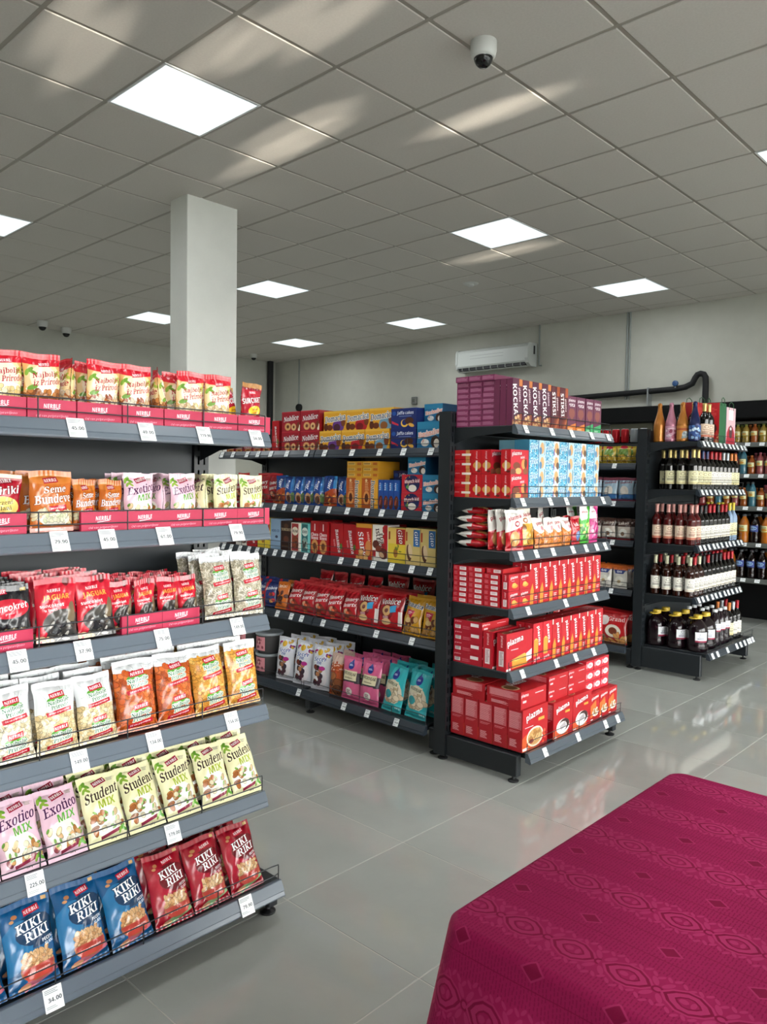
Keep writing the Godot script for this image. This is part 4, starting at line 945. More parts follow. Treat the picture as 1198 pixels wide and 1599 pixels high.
	can("can_grey", "90989c", "silver grey drink can")
	bag("pouch_corn", "pouch_corn", 0.12, 0.14, 0.06, "corn_bag", "yellow green corn bag")
	bag("pouch_blue", "pouch_blue", 0.13, 0.19, 0.05, "powder_pouch", "pale blue powder pouch")
	bag("pouch_choc", "pouch_choc", 0.12, 0.17, 0.05, "powder_pouch", "brown and white cocoa pouch")
	bag("pouch_orange", "pouch_orange", 0.13, 0.18, 0.05, "powder_pouch", "white and orange powder pouch")
	bag("pouch_red", "pouch_red", 0.3, 0.25, 0.09, "coffee_bag", "large red bag with round emblem")
	# drinks cabinet
	bottle("d_yellow", mat("juice_yellow", "8c7430", 0.1), mat("cap_green", "6c7c34", 0.4), "drink_label", 0.2, 0.036, "small yellow juice bottle", "juice_bottle", 2)
	bottle("d_amber", mat("juice_amber", "8c481c", 0.1), mat("cap_amber", "a8602c", 0.4), "drink_label", 0.2, 0.036, "small amber juice bottle", "juice_bottle", 2)
	bottle("d_pink", mat("juice_pink", "8c4848", 0.1), mat("cap_rose", "98485c", 0.4), "drink_label", 0.23, 0.034, "slim pink drink bottle", "juice_bottle", 2)
	bottle("d_dark", mat("pet_cola", "140c0a", 0.1), mat("cap_grey", "54585c", 0.4), "drink_label_blue", 0.3, 0.045, "dark cola bottle with blue label", "soda_bottle", 2)
	bottle("d_orange", mat("pet_orange", "b0641c", 0.1), mat("cap_grey"), "drink_label", 0.3, 0.05, "large orange soda bottle", "soda_bottle", 2)
	bottle("d_clear", mat("pet_teal", "3c6c7c", 0.1), mat("cap_grey"), "drink_label", 0.26, 0.036, "teal water bottle", "soda_bottle", 2)

# ------------------------------------------------------------------ shelving
var upright_cache := {}

func upright_mesh(h: float) -> ArrayMesh:
	if not upright_cache.has(h):
		var b := MB.new()   # slotted channel: two flanges, back, and a front made of rungs between the slots
		b.box(Vector3(-0.03, 0.025, -0.075), Vector3(-0.027, h, 0.0))
		b.box(Vector3(0.027, 0.025, -0.075), Vector3(0.03, h, 0.0))
		b.box(Vector3(-0.027, 0.025, -0.075), Vector3(0.027, h, -0.072))
		b.box(Vector3(-0.027, 0.025, -0.003), Vector3(-0.016, h, 0.0))
		b.box(Vector3(-0.008, 0.025, -0.003), Vector3(0.008, h, 0.0))
		b.box(Vector3(0.016, 0.025, -0.003), Vector3(0.027, h, 0.0))
		var y := 0.03
		while y < h - 0.03:
			b.box(Vector3(-0.016, y, -0.003), Vector3(-0.008, y + 0.02, 0.0))
			b.box(Vector3(0.008, y, -0.003), Vector3(0.016, y + 0.02, 0.0))
			y += 0.05
		b.box(Vector3(-0.031, h, -0.077), Vector3(0.031, h + 0.006, 0.002))
		upright_cache[h] = b.mesh()
	return upright_cache[h]

func foot_mesh() -> ArrayMesh:
	if not upright_cache.has("foot"):
		upright_cache["foot"] = lathemesh([[0.0, 0.0], [0.026, 0.0], [0.027, 0.006], [0.012, 0.013], [0.008, 0.014], [0.008, 0.05]], 16)
	return upright_cache["foot"]

func rail_mesh(x0: float, x1: float, d: float, y: float) -> ArrayMesh:
	var b := MB.new()
	var p := [[-0.034, -0.04], [-0.006, -0.046], [0.0, -0.042], [0.0005, -0.038], [-0.005, -0.027], [-0.0035, -0.024], [-0.019, 0.004], [-0.024, 0.0055], [-0.034, 0.004]]
	var q := []
	for e in p: q.append([d + e[0], y + e[1]])
	b.prism(q, x0, x1)
	return b.mesh()

func guard_mesh(x0: float, x1: float, d: float, y: float) -> ArrayMesh:
	var b := MB.new()
	var z := d - 0.022
	var r := 0.0019
	b.tube([Vector3(x0 + 0.01, y, z - 0.006), Vector3(x0 + 0.01, y + 0.05, z - 0.006), Vector3(x0 + 0.015, y + 0.058, z), Vector3(x0 + 0.04, y + 0.06, z), Vector3(x1 - 0.04, y + 0.06, z), Vector3(x1 - 0.015, y + 0.058, z), Vector3(x1 - 0.01, y + 0.05, z - 0.006), Vector3(x1 - 0.01, y, z - 0.006)], r, 5)
	b.tube([Vector3(x0 + 0.01, y + 0.026, z - 0.005), Vector3(x0 + 0.03, y + 0.026, z), Vector3(x1 - 0.03, y + 0.026, z), Vector3(x1 - 0.01, y + 0.026, z - 0.005)], r, 5)
	var n := int(round((x1 - x0) / 0.25))
	for i in range(1, n):
		var x := x0 + (x1 - x0) * i / n
		b.tube([Vector3(x, y - 0.005, z + 0.001), Vector3(x, y + 0.06, z + 0.001)], r, 5)
	return b.mesh()

func stand(called: String, label: String, xf: Transform3D, bays: int, bay_w: float, base_d: float, up_d: float, base_y: float, ys: Array, top_h: float, rail_lit_col := "2b333c") -> Node3D:
	var t := thing(called, label, "shelving")
	t.transform = xf
	var steel := mat("shelf_steel", "1b2024", 0.42)
	var panel := mat("back_panel_steel", "272d32", 0.5)
	var rail := mat("price_rail " + rail_lit_col, rail_lit_col, 0.28)  # rail tone per stand has the window light it catches put into the colour
	var wire := mat("guard_wire", "34363a", 0.4, 0.3)
	var W := bays * bay_w
	for i in bays + 1:
		part("upright", upright_mesh(top_h), steel, t, Vector3(i * bay_w, 0, 0))
		var b := MB.new()
		var x := i * bay_w
		b.cbox(Vector3(x - 0.02, 0.028, 0.0), Vector3(x + 0.02, base_y - 0.012, base_d - 0.065), 0.004)
		var sd := part("base_leg", b.mesh(), steel, t)
		part("foot", foot_mesh(), mat("foot_rubber", "141517", 0.5), sd, Vector3(x, 0, base_d - 0.095))
		part("foot", foot_mesh(), mat("foot_rubber"), sd, Vector3(x, 0, -0.035))
	for i in bays:
		var x0 := i * bay_w
		var x1 := x0 + bay_w
		var y := 0.1
		while y < top_h - 0.05:   # stacked back panels
			part("back_panel", cboxmesh(Vector3(x0 + 0.03, y, -0.03), Vector3(x1 - 0.03, minf(y + 0.397, top_h), -0.012), 0.003), panel, t)
			y += 0.4
		var bs := part("base_shelf", cboxmesh(Vector3(x0 + 0.021, base_y - 0.03, 0.002), Vector3(x1 - 0.021, base_y, base_d - 0.034), 0.003), steel, t)
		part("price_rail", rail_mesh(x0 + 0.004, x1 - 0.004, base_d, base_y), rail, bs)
		part("wire_guard", guard_mesh(x0, x1, base_d, base_y), wire, bs)
		for ysh in ys:
			var s := part("shelf", cboxmesh(Vector3(x0 + 0.006, ysh - 0.03, 0.004), Vector3(x1 - 0.006, ysh, up_d - 0.034), 0.003), steel, t)
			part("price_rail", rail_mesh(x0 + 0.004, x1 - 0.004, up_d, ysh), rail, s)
			part("wire_guard", guard_mesh(x0, x1, up_d, ysh), wire, s)
			for e in [x0 + 0.003, x1 - 0.006]:   # tapered side brackets hooked into the uprights
				var bm := MB.new()
				bm.prism([[0.0, ysh - 0.085], [0.0, ysh - 0.004], [up_d - 0.036, ysh - 0.004], [up_d - 0.036, ysh - 0.032], [0.12, ysh - 0.05]], e, e + 0.003)
				part("bracket", bm.mesh(), steel, s)
	return t

var tag_meshes := {}
func price_tags(where: String, xs: Array, y: float, d: float, w := 0.036, h := 0.042, pick := -1):
	var i := 0
	for x in xs:
		var idx := (pick + i) % 16 if pick >= 0 else int(abs(x) * 100.0) % 16
		var key := "%d %.3f" % [idx, w]
		if not tag_meshes.has(key):
			var b := MB.new()
			var u := Vector2((idx % 4) * 0.25, int(idx / 4) * 0.25)
			b.quad(Vector3(-w / 2, -h / 2, 0.0008), Vector3(w / 2, -h / 2, 0.0008), Vector3(w / 2, h / 2, 0.0008), Vector3(-w / 2, h / 2, 0.0008), u + Vector2(0.003, 0.247), u + Vector2(0.247, 0.247), u + Vector2(0.247, 0.003), u + Vector2(0.003, 0.003))
			var c := u + Vector2(0.01, 0.24)
			b.quad(Vector3(w / 2, -h / 2, -0.0004), Vector3(-w / 2, -h / 2, -0.0004), Vector3(-w / 2, h / 2, -0.0004), Vector3(w / 2, h / 2, -0.0004), c, c, c, c)
			tag_meshes[key] = b.mesh()
		var o := single("price_tag", tag_meshes[key], tmat("price slips", art("tags"), 0.35), "white paper price tag on " + where, "price tag", Vector3.ZERO, "price tags on " + where)
		o.transform = U * Transform3D(Basis.from_euler(Vector3(-deg_to_rad(25.0), 0, 0)), Vector3(x, y - 0.0165, d - 0.0052))
		note(o, Vector3(x, y, 0))
		i += 1

func tray(key: String, w: float, h: float, d: float, closed := false):
	# open display carton: printed front and sides, thin walls
	var m := ArrayMesh.new()
	var f := MB.new()
	var x := w / 2
	f.quad(Vector3(-x, 0, d), Vector3(x, 0, d), Vector3(x, h, d), Vector3(-x, h, d))
	f.mesh(m, face_mat("tray", 0.5))
	var s := MB.new()
	var t := 0.002
	s.box(Vector3(-x, 0, d - t), Vector3(x, h, d - 0.0002))
	s.box(Vector3(-x, 0, 0), Vector3(x, t, d))
	for e in ([x - t] if closed else []):
		s.prism([[0.0, 0.0], [d - t, 0.0], [d - t, h], [d * 0.75, h], [d * 0.6, h * 1.2], [0.0, h * 1.2]], e, e + t)
	if not closed:   # side walls cut down to short returns behind the front
		for e in [-x, x - t]: s.box(Vector3(e, 0, d - 0.012), Vector3(e + t, h, d - t))
	s.mesh(m, face_mat("#b81e48", 0.5))
	var o := MeshInstance3D.new()
	o.mesh = m
	kind(key, o, "display_carton", "low magenta display carton holding snack bags", "carton")

func gift_bag(key: String, front: String, side: String, w: float, h: float, d: float, desc: String):
	var o := Node3D.new()
	part("paper_bag", carton_mesh(w, h, d, front, side, ""), null, o)
	var b := MB.new()
	for z in [-d / 2, d / 2]:
		b.tube([Vector3(-w * 0.25, h - 0.02, z), Vector3(-w * 0.22, h + 0.03, z), Vector3(0, h + 0.045, z), Vector3(w * 0.22, h + 0.03, z), Vector3(w * 0.25, h - 0.02, z)], 0.003, 5)
	part("cord_handle", b.mesh(), mat("gift_cord", "2c5c38", 0.7), o)
	kind(key, o, "gift_bag", desc, "gift bag")

# ------------------------------------------------------------------ the room
func noise_tex(freq: float, lo: Color, hi: Color, sd: int, size := 256, as_normal := false, bump := 2.0) -> NoiseTexture2D:
	var n := FastNoiseLite.new()
	n.noise_type = FastNoiseLite.TYPE_SIMPLEX_SMOOTH
	n.frequency = freq
	n.seed = sd
	n.fractal_octaves = 4
	var t := NoiseTexture2D.new()
	t.width = size; t.height = size; t.seamless = true; t.noise = n
	if as_normal:
		t.as_normal_map = true
		t.bump_strength = bump
	else:
		var g := Gradient.new()
		g.set_color(0, lo); g.set_color(1, hi)
		t.color_ramp = g
	return t

func surface(key: String, lo: String, hi: String, rough: float, freq: float, scale: float, sd: int, spec := 0.5) -> StandardMaterial3D:
	var m := mat(key, "ffffff", rough, 0.0, spec)
	m.albedo_texture = noise_tex(freq, hx(lo), hx(hi), sd)
	m.uv1_triplanar = true
	m.uv1_world_triplanar = true
	m.uv1_scale = Vector3(scale, scale, scale)
	return m

const FX := 2.294
const FZ := -2.025
const CX := 3.298
const CZ := -3.510
const X0 := -4.0
const X1 := 8.9
const Z0 := -11.12
const Z1 := 4.8
const PANELS := [[2.098, -4.11], [5.098, -4.11], [7.498, -4.11], [5.098, -7.11], [7.498, -7.11], [7.498, -9.51], [5.098, -9.51], [2.098, -7.11], [5.098, -1.71], [2.098, -1.71], [7.498, -1.71], [2.098, -9.51], [-0.902, -4.11], [-0.902, -1.71], [-0.902, -7.11]]

func build_floor():
	var slab := struct("floor", boxmesh(Vector3(X0 - 0.2, -0.2, Z0 - 0.2), Vector3(X1 + 0.2, -0.0012, Z1 + 0.2)), mat("grout", "c2c0b8", 0.8))
	var tones := [surface("floor_tile_a", "a9aba5", "b2b4ae", 0.06, 0.012, 0.7, 5, 0.5), surface("floor_tile_b", "acaea8", "b5b7b1", 0.06, 0.012, 0.7, 6, 0.5), surface("floor_tile_c", "a7a9a3", "b0b2ac", 0.06, 0.012, 0.7, 7, 0.5)]
	var tm := cboxmesh(Vector3(-0.2984, -0.008, -0.2984), Vector3(0.2984, 0.0, 0.2984), 0.0012)
	var rest := MB.new()
	var n := 0
	rng.seed = 11
	for i in range(-11, 12):
		for j in range(-16, 13):
			var x := FX + 0.6 * i + 0.3
			var z := FZ + 0.6 * j + 0.3
			if x < X0 - 0.3 or x > X1 + 0.3 or z < Z0 - 0.3 or z > Z1 + 0.3:
				continue
			if x > -0.2 and z > -5.4 and z < 1.6 and n < 300:
				n += 1
				part("floor_tile", tm, tones[rng.randi() % 3], slab, Vector3(x, 0, z))
			else:
				rest.box(Vector3(x - 0.2984, -0.008, z - 0.2984), Vector3(x + 0.2984, 0.0, z + 0.2984))
	var r := part("floor_tiling", rest.mesh(), tones[0], slab)
	r.set_meta("kind", "stuff")

func build_ceiling():
	var top := struct("ceiling", boxmesh(Vector3(X0 - 0.2, CEIL + 0.06, Z0 - 0.2), Vector3(X1 + 0.2, CEIL + 0.25, Z1 + 0.2)), mat("ceiling_slab", "9a9892", 0.9))
	var tone := surface("ceiling_tile", "c2bdb6", "cac5be", 0.55, 0.08, 3.0, 21, 0.35)
	tone.normal_enabled = true
	tone.normal_texture = noise_tex(0.2, Color.BLACK, Color.WHITE, 22, 256, true, 1.0)
	tone.normal_scale = 0.2
	var tm := cboxmesh(Vector3(-0.2885, CEIL - 0.004, -0.2885), Vector3(0.2885, CEIL + 0.012, 0.2885), 0.003)
	var rest := MB.new()
	var n := 0
	for i in range(-13, 11):
		for j in range(-14, 15):
			var x := CX + 0.6 * i + 0.3
			var z := CZ + 0.6 * j + 0.3
			if x < X0 - 0.3 or x > X1 + 0.3 or z < Z0 - 0.3 or z > Z1 + 0.3:
				continue
			var lit := false
			for p in PANELS:
				if absf(p[0] + 0.3 - x) < 0.1 and absf(p[1] + 0.3 - z) < 0.1: lit = true
			if lit: continue
			if x > 0.6 and z < -0.9 and n < 298:
				n += 1
				part("ceiling_tile", tm, tone, top, Vector3(x, 0, z))
			else:
				rest.box(Vector3(x - 0.2885, CEIL - 0.005, z - 0.2885), Vector3(x + 0.2885, CEIL + 0.012, z + 0.2885))
	part("ceiling_tiling", rest.mesh(), tone, top).set_meta("kind", "stuff")
	var bar := mat("ceiling_bar", "989288", 0.5)
	for i in range(-12, 10):
		part("grid_bar", boxmesh(Vector3(CX + 0.6 * i - 0.0125, CEIL, Z0), Vector3(CX + 0.6 * i + 0.0125, CEIL + 0.035, Z1)), bar, top)
	for j in range(-12, 14):
		part("grid_bar", boxmesh(Vector3(X0, CEIL + 0.0004, CZ + 0.6 * j - 0.0125), Vector3(X1, CEIL + 0.034, CZ + 0.6 * j + 0.0125)), bar, top)

func build_panels():
	var diff := mat("panel_diffuser", "f4f8fa", 0.5)
	diff.emission_enabled = true
	diff.emission = Color(0.93, 0.985, 1.0)
	diff.emission_energy_multiplier = PANEL_GLOW
	var fm := MB.new()
	for e in [[-0.296, -0.296, 0.296, -0.284], [-0.296, 0.284, 0.296, 0.296], [-0.296, -0.284, -0.284, 0.284], [0.284, -0.284, 0.296, 0.284]]:
		fm.box(Vector3(e[0], -0.006, e[1]), Vector3(e[2], 0.008, e[3]))
	var frame := fm.mesh()
	var sheet := boxmesh(Vector3(-0.284, -0.004, -0.284), Vector3(0.284, 0.004, 0.284))
	for p in PANELS:
		var depth: String = {-1.71: "first", -4.11: "second", -7.11: "third", -9.51: "fourth"}[p[1]]
		var col: String = {2.098: "line beside the pillar", 5.098: "middle line", 7.498: "line by the air conditioner", -0.902: "line over the entrance"}[p[0]]
		var t := thing("ceiling_light", "square white LED ceiling panel, " + depth + " from shop windows in the " + col, "ceiling light", Vector3(p[0] + 0.3, CEIL, p[1] + 0.3), "LED ceiling panels")
		part("frame", frame, mat("panel_frame", "e0e2e2", 0.4), t)
		part("diffuser", sheet, diff, t)
		var l := AreaLight3D.new()
		l.name = "panel_light"
		l.area_size = Vector2(0.56, 0.56)
		l.light_color = Color(0.97, 0.99, 1.0)
		l.light_energy = PANEL_LIGHT
		l.shadow_enabled = true
		l.area_range = 30.0
		l.area_attenuation = 2.0
		t.add_child(l)
		l.position = Vector3(0, -0.012, 0)
		l.rotation = Vector3(-PI / 2, 0, 0)

func build_shell():
	var plaster := surface("wall_paint", "b8b8ae", "bebeb4", 0.75, 0.02, 0.8, 31, 0.3)
	struct("wall_back", boxmesh(Vector3(X0 - 0.2, 0, Z0 - 0.2), Vector3(X1 + 0.2, CEIL + 0.06, Z0)), plaster)
	struct("wall_right", boxmesh(Vector3(X1, 0, Z0), Vector3(X1 + 0.2, CEIL + 0.06, Z1)), plaster)
	struct("wall_left", boxmesh(Vector3(X0 - 0.2, 0, Z0), Vector3(X0, CEIL + 0.06, Z1)), plaster)
	# shop front behind the viewer: low sill, header and piers with glass between
	var f := MB.new()
	f.box(Vector3(X0 - 0.2, 0, Z1), Vector3(X1 + 0.2, 0.12, Z1 + 0.2))
	f.box(Vector3(X0 - 0.2, 2.95, Z1), Vector3(X1 + 0.2, CEIL + 0.06, Z1 + 0.2))
	for x in [X0 - 0.2, 2.1, X1 - 0.3]:
		f.box(Vector3(x, 0.12, Z1), Vector3(x + 0.5, 2.95, Z1 + 0.2))
	struct("wall_front", f.mesh(), plaster)
	var glass := mat("shop_glass", "ffffff", 0.02)
	glass.albedo_color = Color(0.95, 0.98, 0.97, 0.06)
	glass.transparency = BaseMaterial3D.TRANSPARENCY_ALPHA
	var alu := mat("window_frame_paint", "3a3f44", 0.4, 0.2)
	var k := 0
	for e in [[X0 + 0.3, 2.1], [2.6, X1 - 0.3]]:
		k += 1
		var w := Node3D.new()
		w.name = "window_%d" % k
		w.set_meta("kind", "structure")
		add_child(w)
		var n := 3
		var fr := MB.new()
		for i in n + 1:
			var x: float = e[0] + (e[1] - e[0]) * i / n
			fr.box(Vector3(x - 0.03, 0.12, Z1 + 0.05), Vector3(x + 0.03, 2.95, Z1 + 0.12))
		fr.box(Vector3(e[0], 0.12, Z1 + 0.05), Vector3(e[1], 0.18, Z1 + 0.12))
		fr.box(Vector3(e[0], 2.89, Z1 + 0.05), Vector3(e[1], 2.95, Z1 + 0.12))
		part("window_frame", fr.mesh(), alu, w)
		for i in n:
			var xa: float = e[0] + (e[1] - e[0]) * i / n + 0.03
			var xb: float = e[0] + (e[1] - e[0]) * (i + 1) / n - 0.03
			part("pane", boxmesh(Vector3(xa, 0.18, Z1 + 0.08), Vector3(xb, 2.89, Z1 + 0.088)), glass, w)
	struct("pavement", boxmesh(Vector3(-20, -0.3, Z1 + 0.2), Vector3(25, -0.02, 30)), surface("pavement_stone", "8c8a84", "9a9892", 0.85, 0.05, 0.6, 41, 0.3))
	# square pillar between floor and ceiling
	struct("pillar", cboxmesh(Vector3(3.17, 0, -5.22), Vector3(3.612, CEIL, -4.99), 0.004), surface("pillar_paint", "dcddd7", "e1e2dc", 0.6, 0.02, 0.8, 33, 0.35))
	struct("baseboard_right", boxmesh(Vector3(X1 - 0.012, 0, Z0), Vector3(X1, 0.08, Z1)), mat("skirting", "8b8a83", 0.3))
	struct("baseboard_back", boxmesh(Vector3(X0, 0, Z0), Vector3(X1 - 0.012, 0.08, Z0 + 0.012)), mat("skirting"))

func dome_camera(at: Vector3, s: float, label: String):
	var t := thing("dome_camera", label, "camera", at)
	part("housing", lathemesh([[0.0, -0.075 * s], [0.044 * s, -0.075 * s], [0.056 * s, -0.066 * s], [0.062 * s, -0.04 * s], [0.062 * s, 0.0]], 24), mat("camera_white", "c9cac6", 0.4), t)
	part("dome", lathemesh([[0.0, -0.118 * s], [0.02 * s, -0.114 * s], [0.034 * s, -0.102 * s], [0.043 * s, -0.085 * s], [0.045 * s, -0.07 * s]], 24), mat("camera_black", "0c0c0d", 0.06), t)

func build_fixtures():
	dome_camera(Vector3(3.0, CEIL - 0.005, -2.23), 1.0, "white dome camera with black eye on ceiling near table")
	dome_camera(Vector3(4.50, CEIL - 0.005, -10.60), 1.1, "small white camera by the back wall, farther from the pillar")
	dome_camera(Vector3(4.93, CEIL - 0.005, -10.83), 1.1, "small white camera touching the top of the back wall")
	dome_camera(Vector3(8.02, CEIL - 0.005, -10.60), 0.9, "small dark camera at the back corner of the ceiling")
	var sm := thing("smoke_detector", "flat round smoke detector on the ceiling tiles", "smoke detector", Vector3(6.56, CEIL - 0.005, -4.98))
	part("ring", lathemesh([[0.0, -0.012], [0.05, -0.012], [0.075, -0.007], [0.08, 0.0]], 24), mat("camera_white"), sm)
	part("sensor_cap", lathemesh([[0.0, -0.034], [0.02, -0.033], [0.032, -0.026], [0.036, -0.012]], 20), mat("camera_white"), sm)
	# air conditioner on the long wall
	var ac := thing("air_conditioner", "white split air conditioner high on the wall", "air conditioner")
	ac.transform = Transform3D(Basis.from_euler(Vector3(0, -PI / 2, 0)), Vector3(X1 - 0.001, 2.955, -6.83))
	var white := mat("ac_white", "bcc0bc", 0.35)
	var b := MB.new()
	b.prism([[0.0, 0.03], [0.0, 0.30], [0.16, 0.30], [0.2, 0.285], [0.215, 0.25], [0.215, 0.07], [0.2, 0.05], [0.13, 0.05], [0.1, 0.03]], 0.03, 1.14)
	part("casing", b.mesh(), white, ac)
	for e in [[0.0, 0.03], [1.14, 1.19]]:
		var c := MB.new()
		c.prism([[0.0, 0.0], [0.0, 0.305], [0.16, 0.305], [0.205, 0.288], [0.222, 0.25], [0.222, 0.1], [0.2, 0.04], [0.14, 0.0]], e[0], e[1])
		part("end_cap", c.mesh(), white, ac)
	part("outlet", boxmesh(Vector3(0.04, 0.015, 0.05), Vector3(1.13, 0.05, 0.19)), mat("ac_dark", "15171a", 0.5), ac)
	for i in 9:
		part("vane", boxmesh(Vector3(0.1 + i * 0.12, 0.01, 0.16), Vector3(0.104 + i * 0.12, 0.05, 0.2)), white, ac)
	part("flap", cboxmesh(Vector3(0.04, 0.0, 0.1), Vector3(1.13, 0.008, 0.17), 0.002), white, ac)
	for y in [0.16, 0.2]:
		part("trim_strip", boxmesh(Vector3(0.25, y, 0.2145), Vector3(0.8, y + 0.006, 0.2165)), mat("ac_trim", "f2f4f4", 0.1, 0.6), ac)
	part("side_vent", boxmesh(Vector3(1.1895, 0.16, 0.05), Vector3(1.1915, 0.27, 0.085)), mat("ac_dark"), ac)
	# conduits and pipes on the walls
	for e in [[-5.60, 3.0, "thin grey conduit rising from the air conditioner", "cable"], [-4.37, 2.45, "twin grey conduit running down the wall above black pipe", "cable"], [-10.45, 2.72, "thin grey conduit beside the back corner", "cable"]]:
		var m := MB.new()
		m.tube([Vector3(X1 - 0.012, e[1], e[0]), Vector3(X1 - 0.012, CEIL, e[0])], 0.012, 8)
		if e[0] == -4.37: m.tube([Vector3(X1 - 0.012, e[1], e[0] + 0.035), Vector3(X1 - 0.012, CEIL, e[0] + 0.035)], 0.012, 8)
		if e[0] == -5.60: m.tube([Vector3(X1 - 0.012, e[1], e[0]), Vector3(X1 - 0.012, e[1] - 0.03, e[0] + 0.005), Vector3(X1 - 0.012, e[1] - 0.035, e[0] + 0.04)], 0.012, 8)
		single("conduit", m.mesh(), mat("conduit_grey", "8a908c", 0.5), e[2], "conduit")
	var bp := MB.new()
	bp.tube([Vector3(8.74, 0.5, Z0 + 0.06), Vector3(8.74, CEIL, Z0 + 0.06)], 0.055, 12)
	single("corner_pipe", bp.mesh(), mat("pipe_foam", "0e0f10", 0.7), "black vertical pipe in the back corner of the shop", "pipe")
	var jb := thing("junction_box", "round black junction box under the conduit by the back corner", "junction box", Vector3(X1, 2.66, -10.43))
	var jm := part("box_body", lathemesh([[0.0, 0.06], [0.055, 0.055], [0.065, 0.04], [0.065, 0.0]], 20), mat("pipe_foam"), jb)
	jm.rotation = Vector3(0, 0, PI / 2)
	var so := thing("wall_socket", "small grey socket box on the wall above biscuit boxes", "socket", Vector3(X1, 2.63, -7.76))
	part("plate", cboxmesh(Vector3(-0.04, -0.055, -0.05), Vector3(0.0, 0.055, 0.05), 0.005), mat("socket_grey", "6c6e6a", 0.5), so)
	part("socket_face", cboxmesh(Vector3(-0.046, -0.025, -0.025), Vector3(-0.04, 0.025, 0.025), 0.003), mat("socket_dark", "54564f", 0.5), so)
	var lp := thing("insulated_pipe", "black insulated pipe running along wall and bending down", "pipe")
	var pm := MB.new()
	pm.tube([Vector3(8.83, 2.46, -9.0), Vector3(8.83, 2.505, -5.0), Vector3(8.83, 2.53, -3.75), Vector3(8.83, 2.545, -3.62), Vector3(8.83, 2.58, -3.54), Vector3(8.83, 2.64, -3.51), Vector3(8.83, 2.675, -3.485), Vector3(8.83, 2.685, -3.45), Vector3(8.83, 2.675, -3.415), Vector3(8.83, 2.64, -3.395), Vector3(8.83, 2.58, -3.39), Vector3(8.83, 2.312, -3.39)], 0.034, 12)
	part("foam_sleeve", pm.mesh(), mat("pipe_foam"), lp)
	for z in [-4.05, -5.3, -6.6]:
		part("pipe_clip", boxmesh(Vector3(8.79, 2.36, z - 0.008), Vector3(8.897, 2.565, z + 0.008)), mat("clip_zinc", "a8acae", 0.35, 0.8), lp)
	var ga := thing("pressure_gauge", "small round blue gauge above the black pipe", "gauge", Vector3(8.8, 2.59, -3.72))
	var gm := part("dial", lathemesh([[0.0, 0.03], [0.03, 0.028], [0.034, 0.02], [0.034, 0.0]], 18), mat("gauge_blue", "2c4c78", 0.3), ga)
	gm.rotation = Vector3(0, 0, PI / 2)
	part("stem", boxmesh(Vector3(-0.012, -0.05, -0.008), Vector3(0.0, -0.02, 0.008)), mat("clip_zinc"), ga)

# ------------------------------------------------------------------ table with damask cloth
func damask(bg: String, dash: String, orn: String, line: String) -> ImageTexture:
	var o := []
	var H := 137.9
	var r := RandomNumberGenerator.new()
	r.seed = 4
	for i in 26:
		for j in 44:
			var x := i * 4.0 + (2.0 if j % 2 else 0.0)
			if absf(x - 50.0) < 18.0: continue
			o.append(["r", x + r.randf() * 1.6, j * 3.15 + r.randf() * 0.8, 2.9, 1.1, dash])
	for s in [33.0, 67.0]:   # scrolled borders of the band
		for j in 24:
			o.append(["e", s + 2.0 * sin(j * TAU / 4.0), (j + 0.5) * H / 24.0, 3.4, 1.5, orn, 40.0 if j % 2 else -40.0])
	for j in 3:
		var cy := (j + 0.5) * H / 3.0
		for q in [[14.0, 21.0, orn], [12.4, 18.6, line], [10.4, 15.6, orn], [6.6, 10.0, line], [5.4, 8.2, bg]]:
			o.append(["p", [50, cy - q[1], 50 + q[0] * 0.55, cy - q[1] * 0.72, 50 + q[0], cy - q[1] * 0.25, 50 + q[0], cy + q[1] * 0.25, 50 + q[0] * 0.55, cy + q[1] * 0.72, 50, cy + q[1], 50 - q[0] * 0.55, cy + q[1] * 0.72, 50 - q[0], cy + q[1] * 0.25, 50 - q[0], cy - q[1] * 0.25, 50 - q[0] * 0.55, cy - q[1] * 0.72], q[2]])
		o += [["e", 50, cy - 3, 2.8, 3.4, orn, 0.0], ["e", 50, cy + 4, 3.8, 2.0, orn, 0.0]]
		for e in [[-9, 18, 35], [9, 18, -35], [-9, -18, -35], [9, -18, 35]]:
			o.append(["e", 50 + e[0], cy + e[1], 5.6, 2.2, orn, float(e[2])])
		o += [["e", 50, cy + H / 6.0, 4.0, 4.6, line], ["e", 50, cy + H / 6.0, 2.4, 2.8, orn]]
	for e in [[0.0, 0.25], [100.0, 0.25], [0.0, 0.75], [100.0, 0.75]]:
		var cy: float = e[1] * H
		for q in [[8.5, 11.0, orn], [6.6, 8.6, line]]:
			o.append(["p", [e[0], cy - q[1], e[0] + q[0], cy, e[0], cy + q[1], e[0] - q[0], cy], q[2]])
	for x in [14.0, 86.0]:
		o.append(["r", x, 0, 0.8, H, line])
	return draw(384, H / 100.0, bg, o)

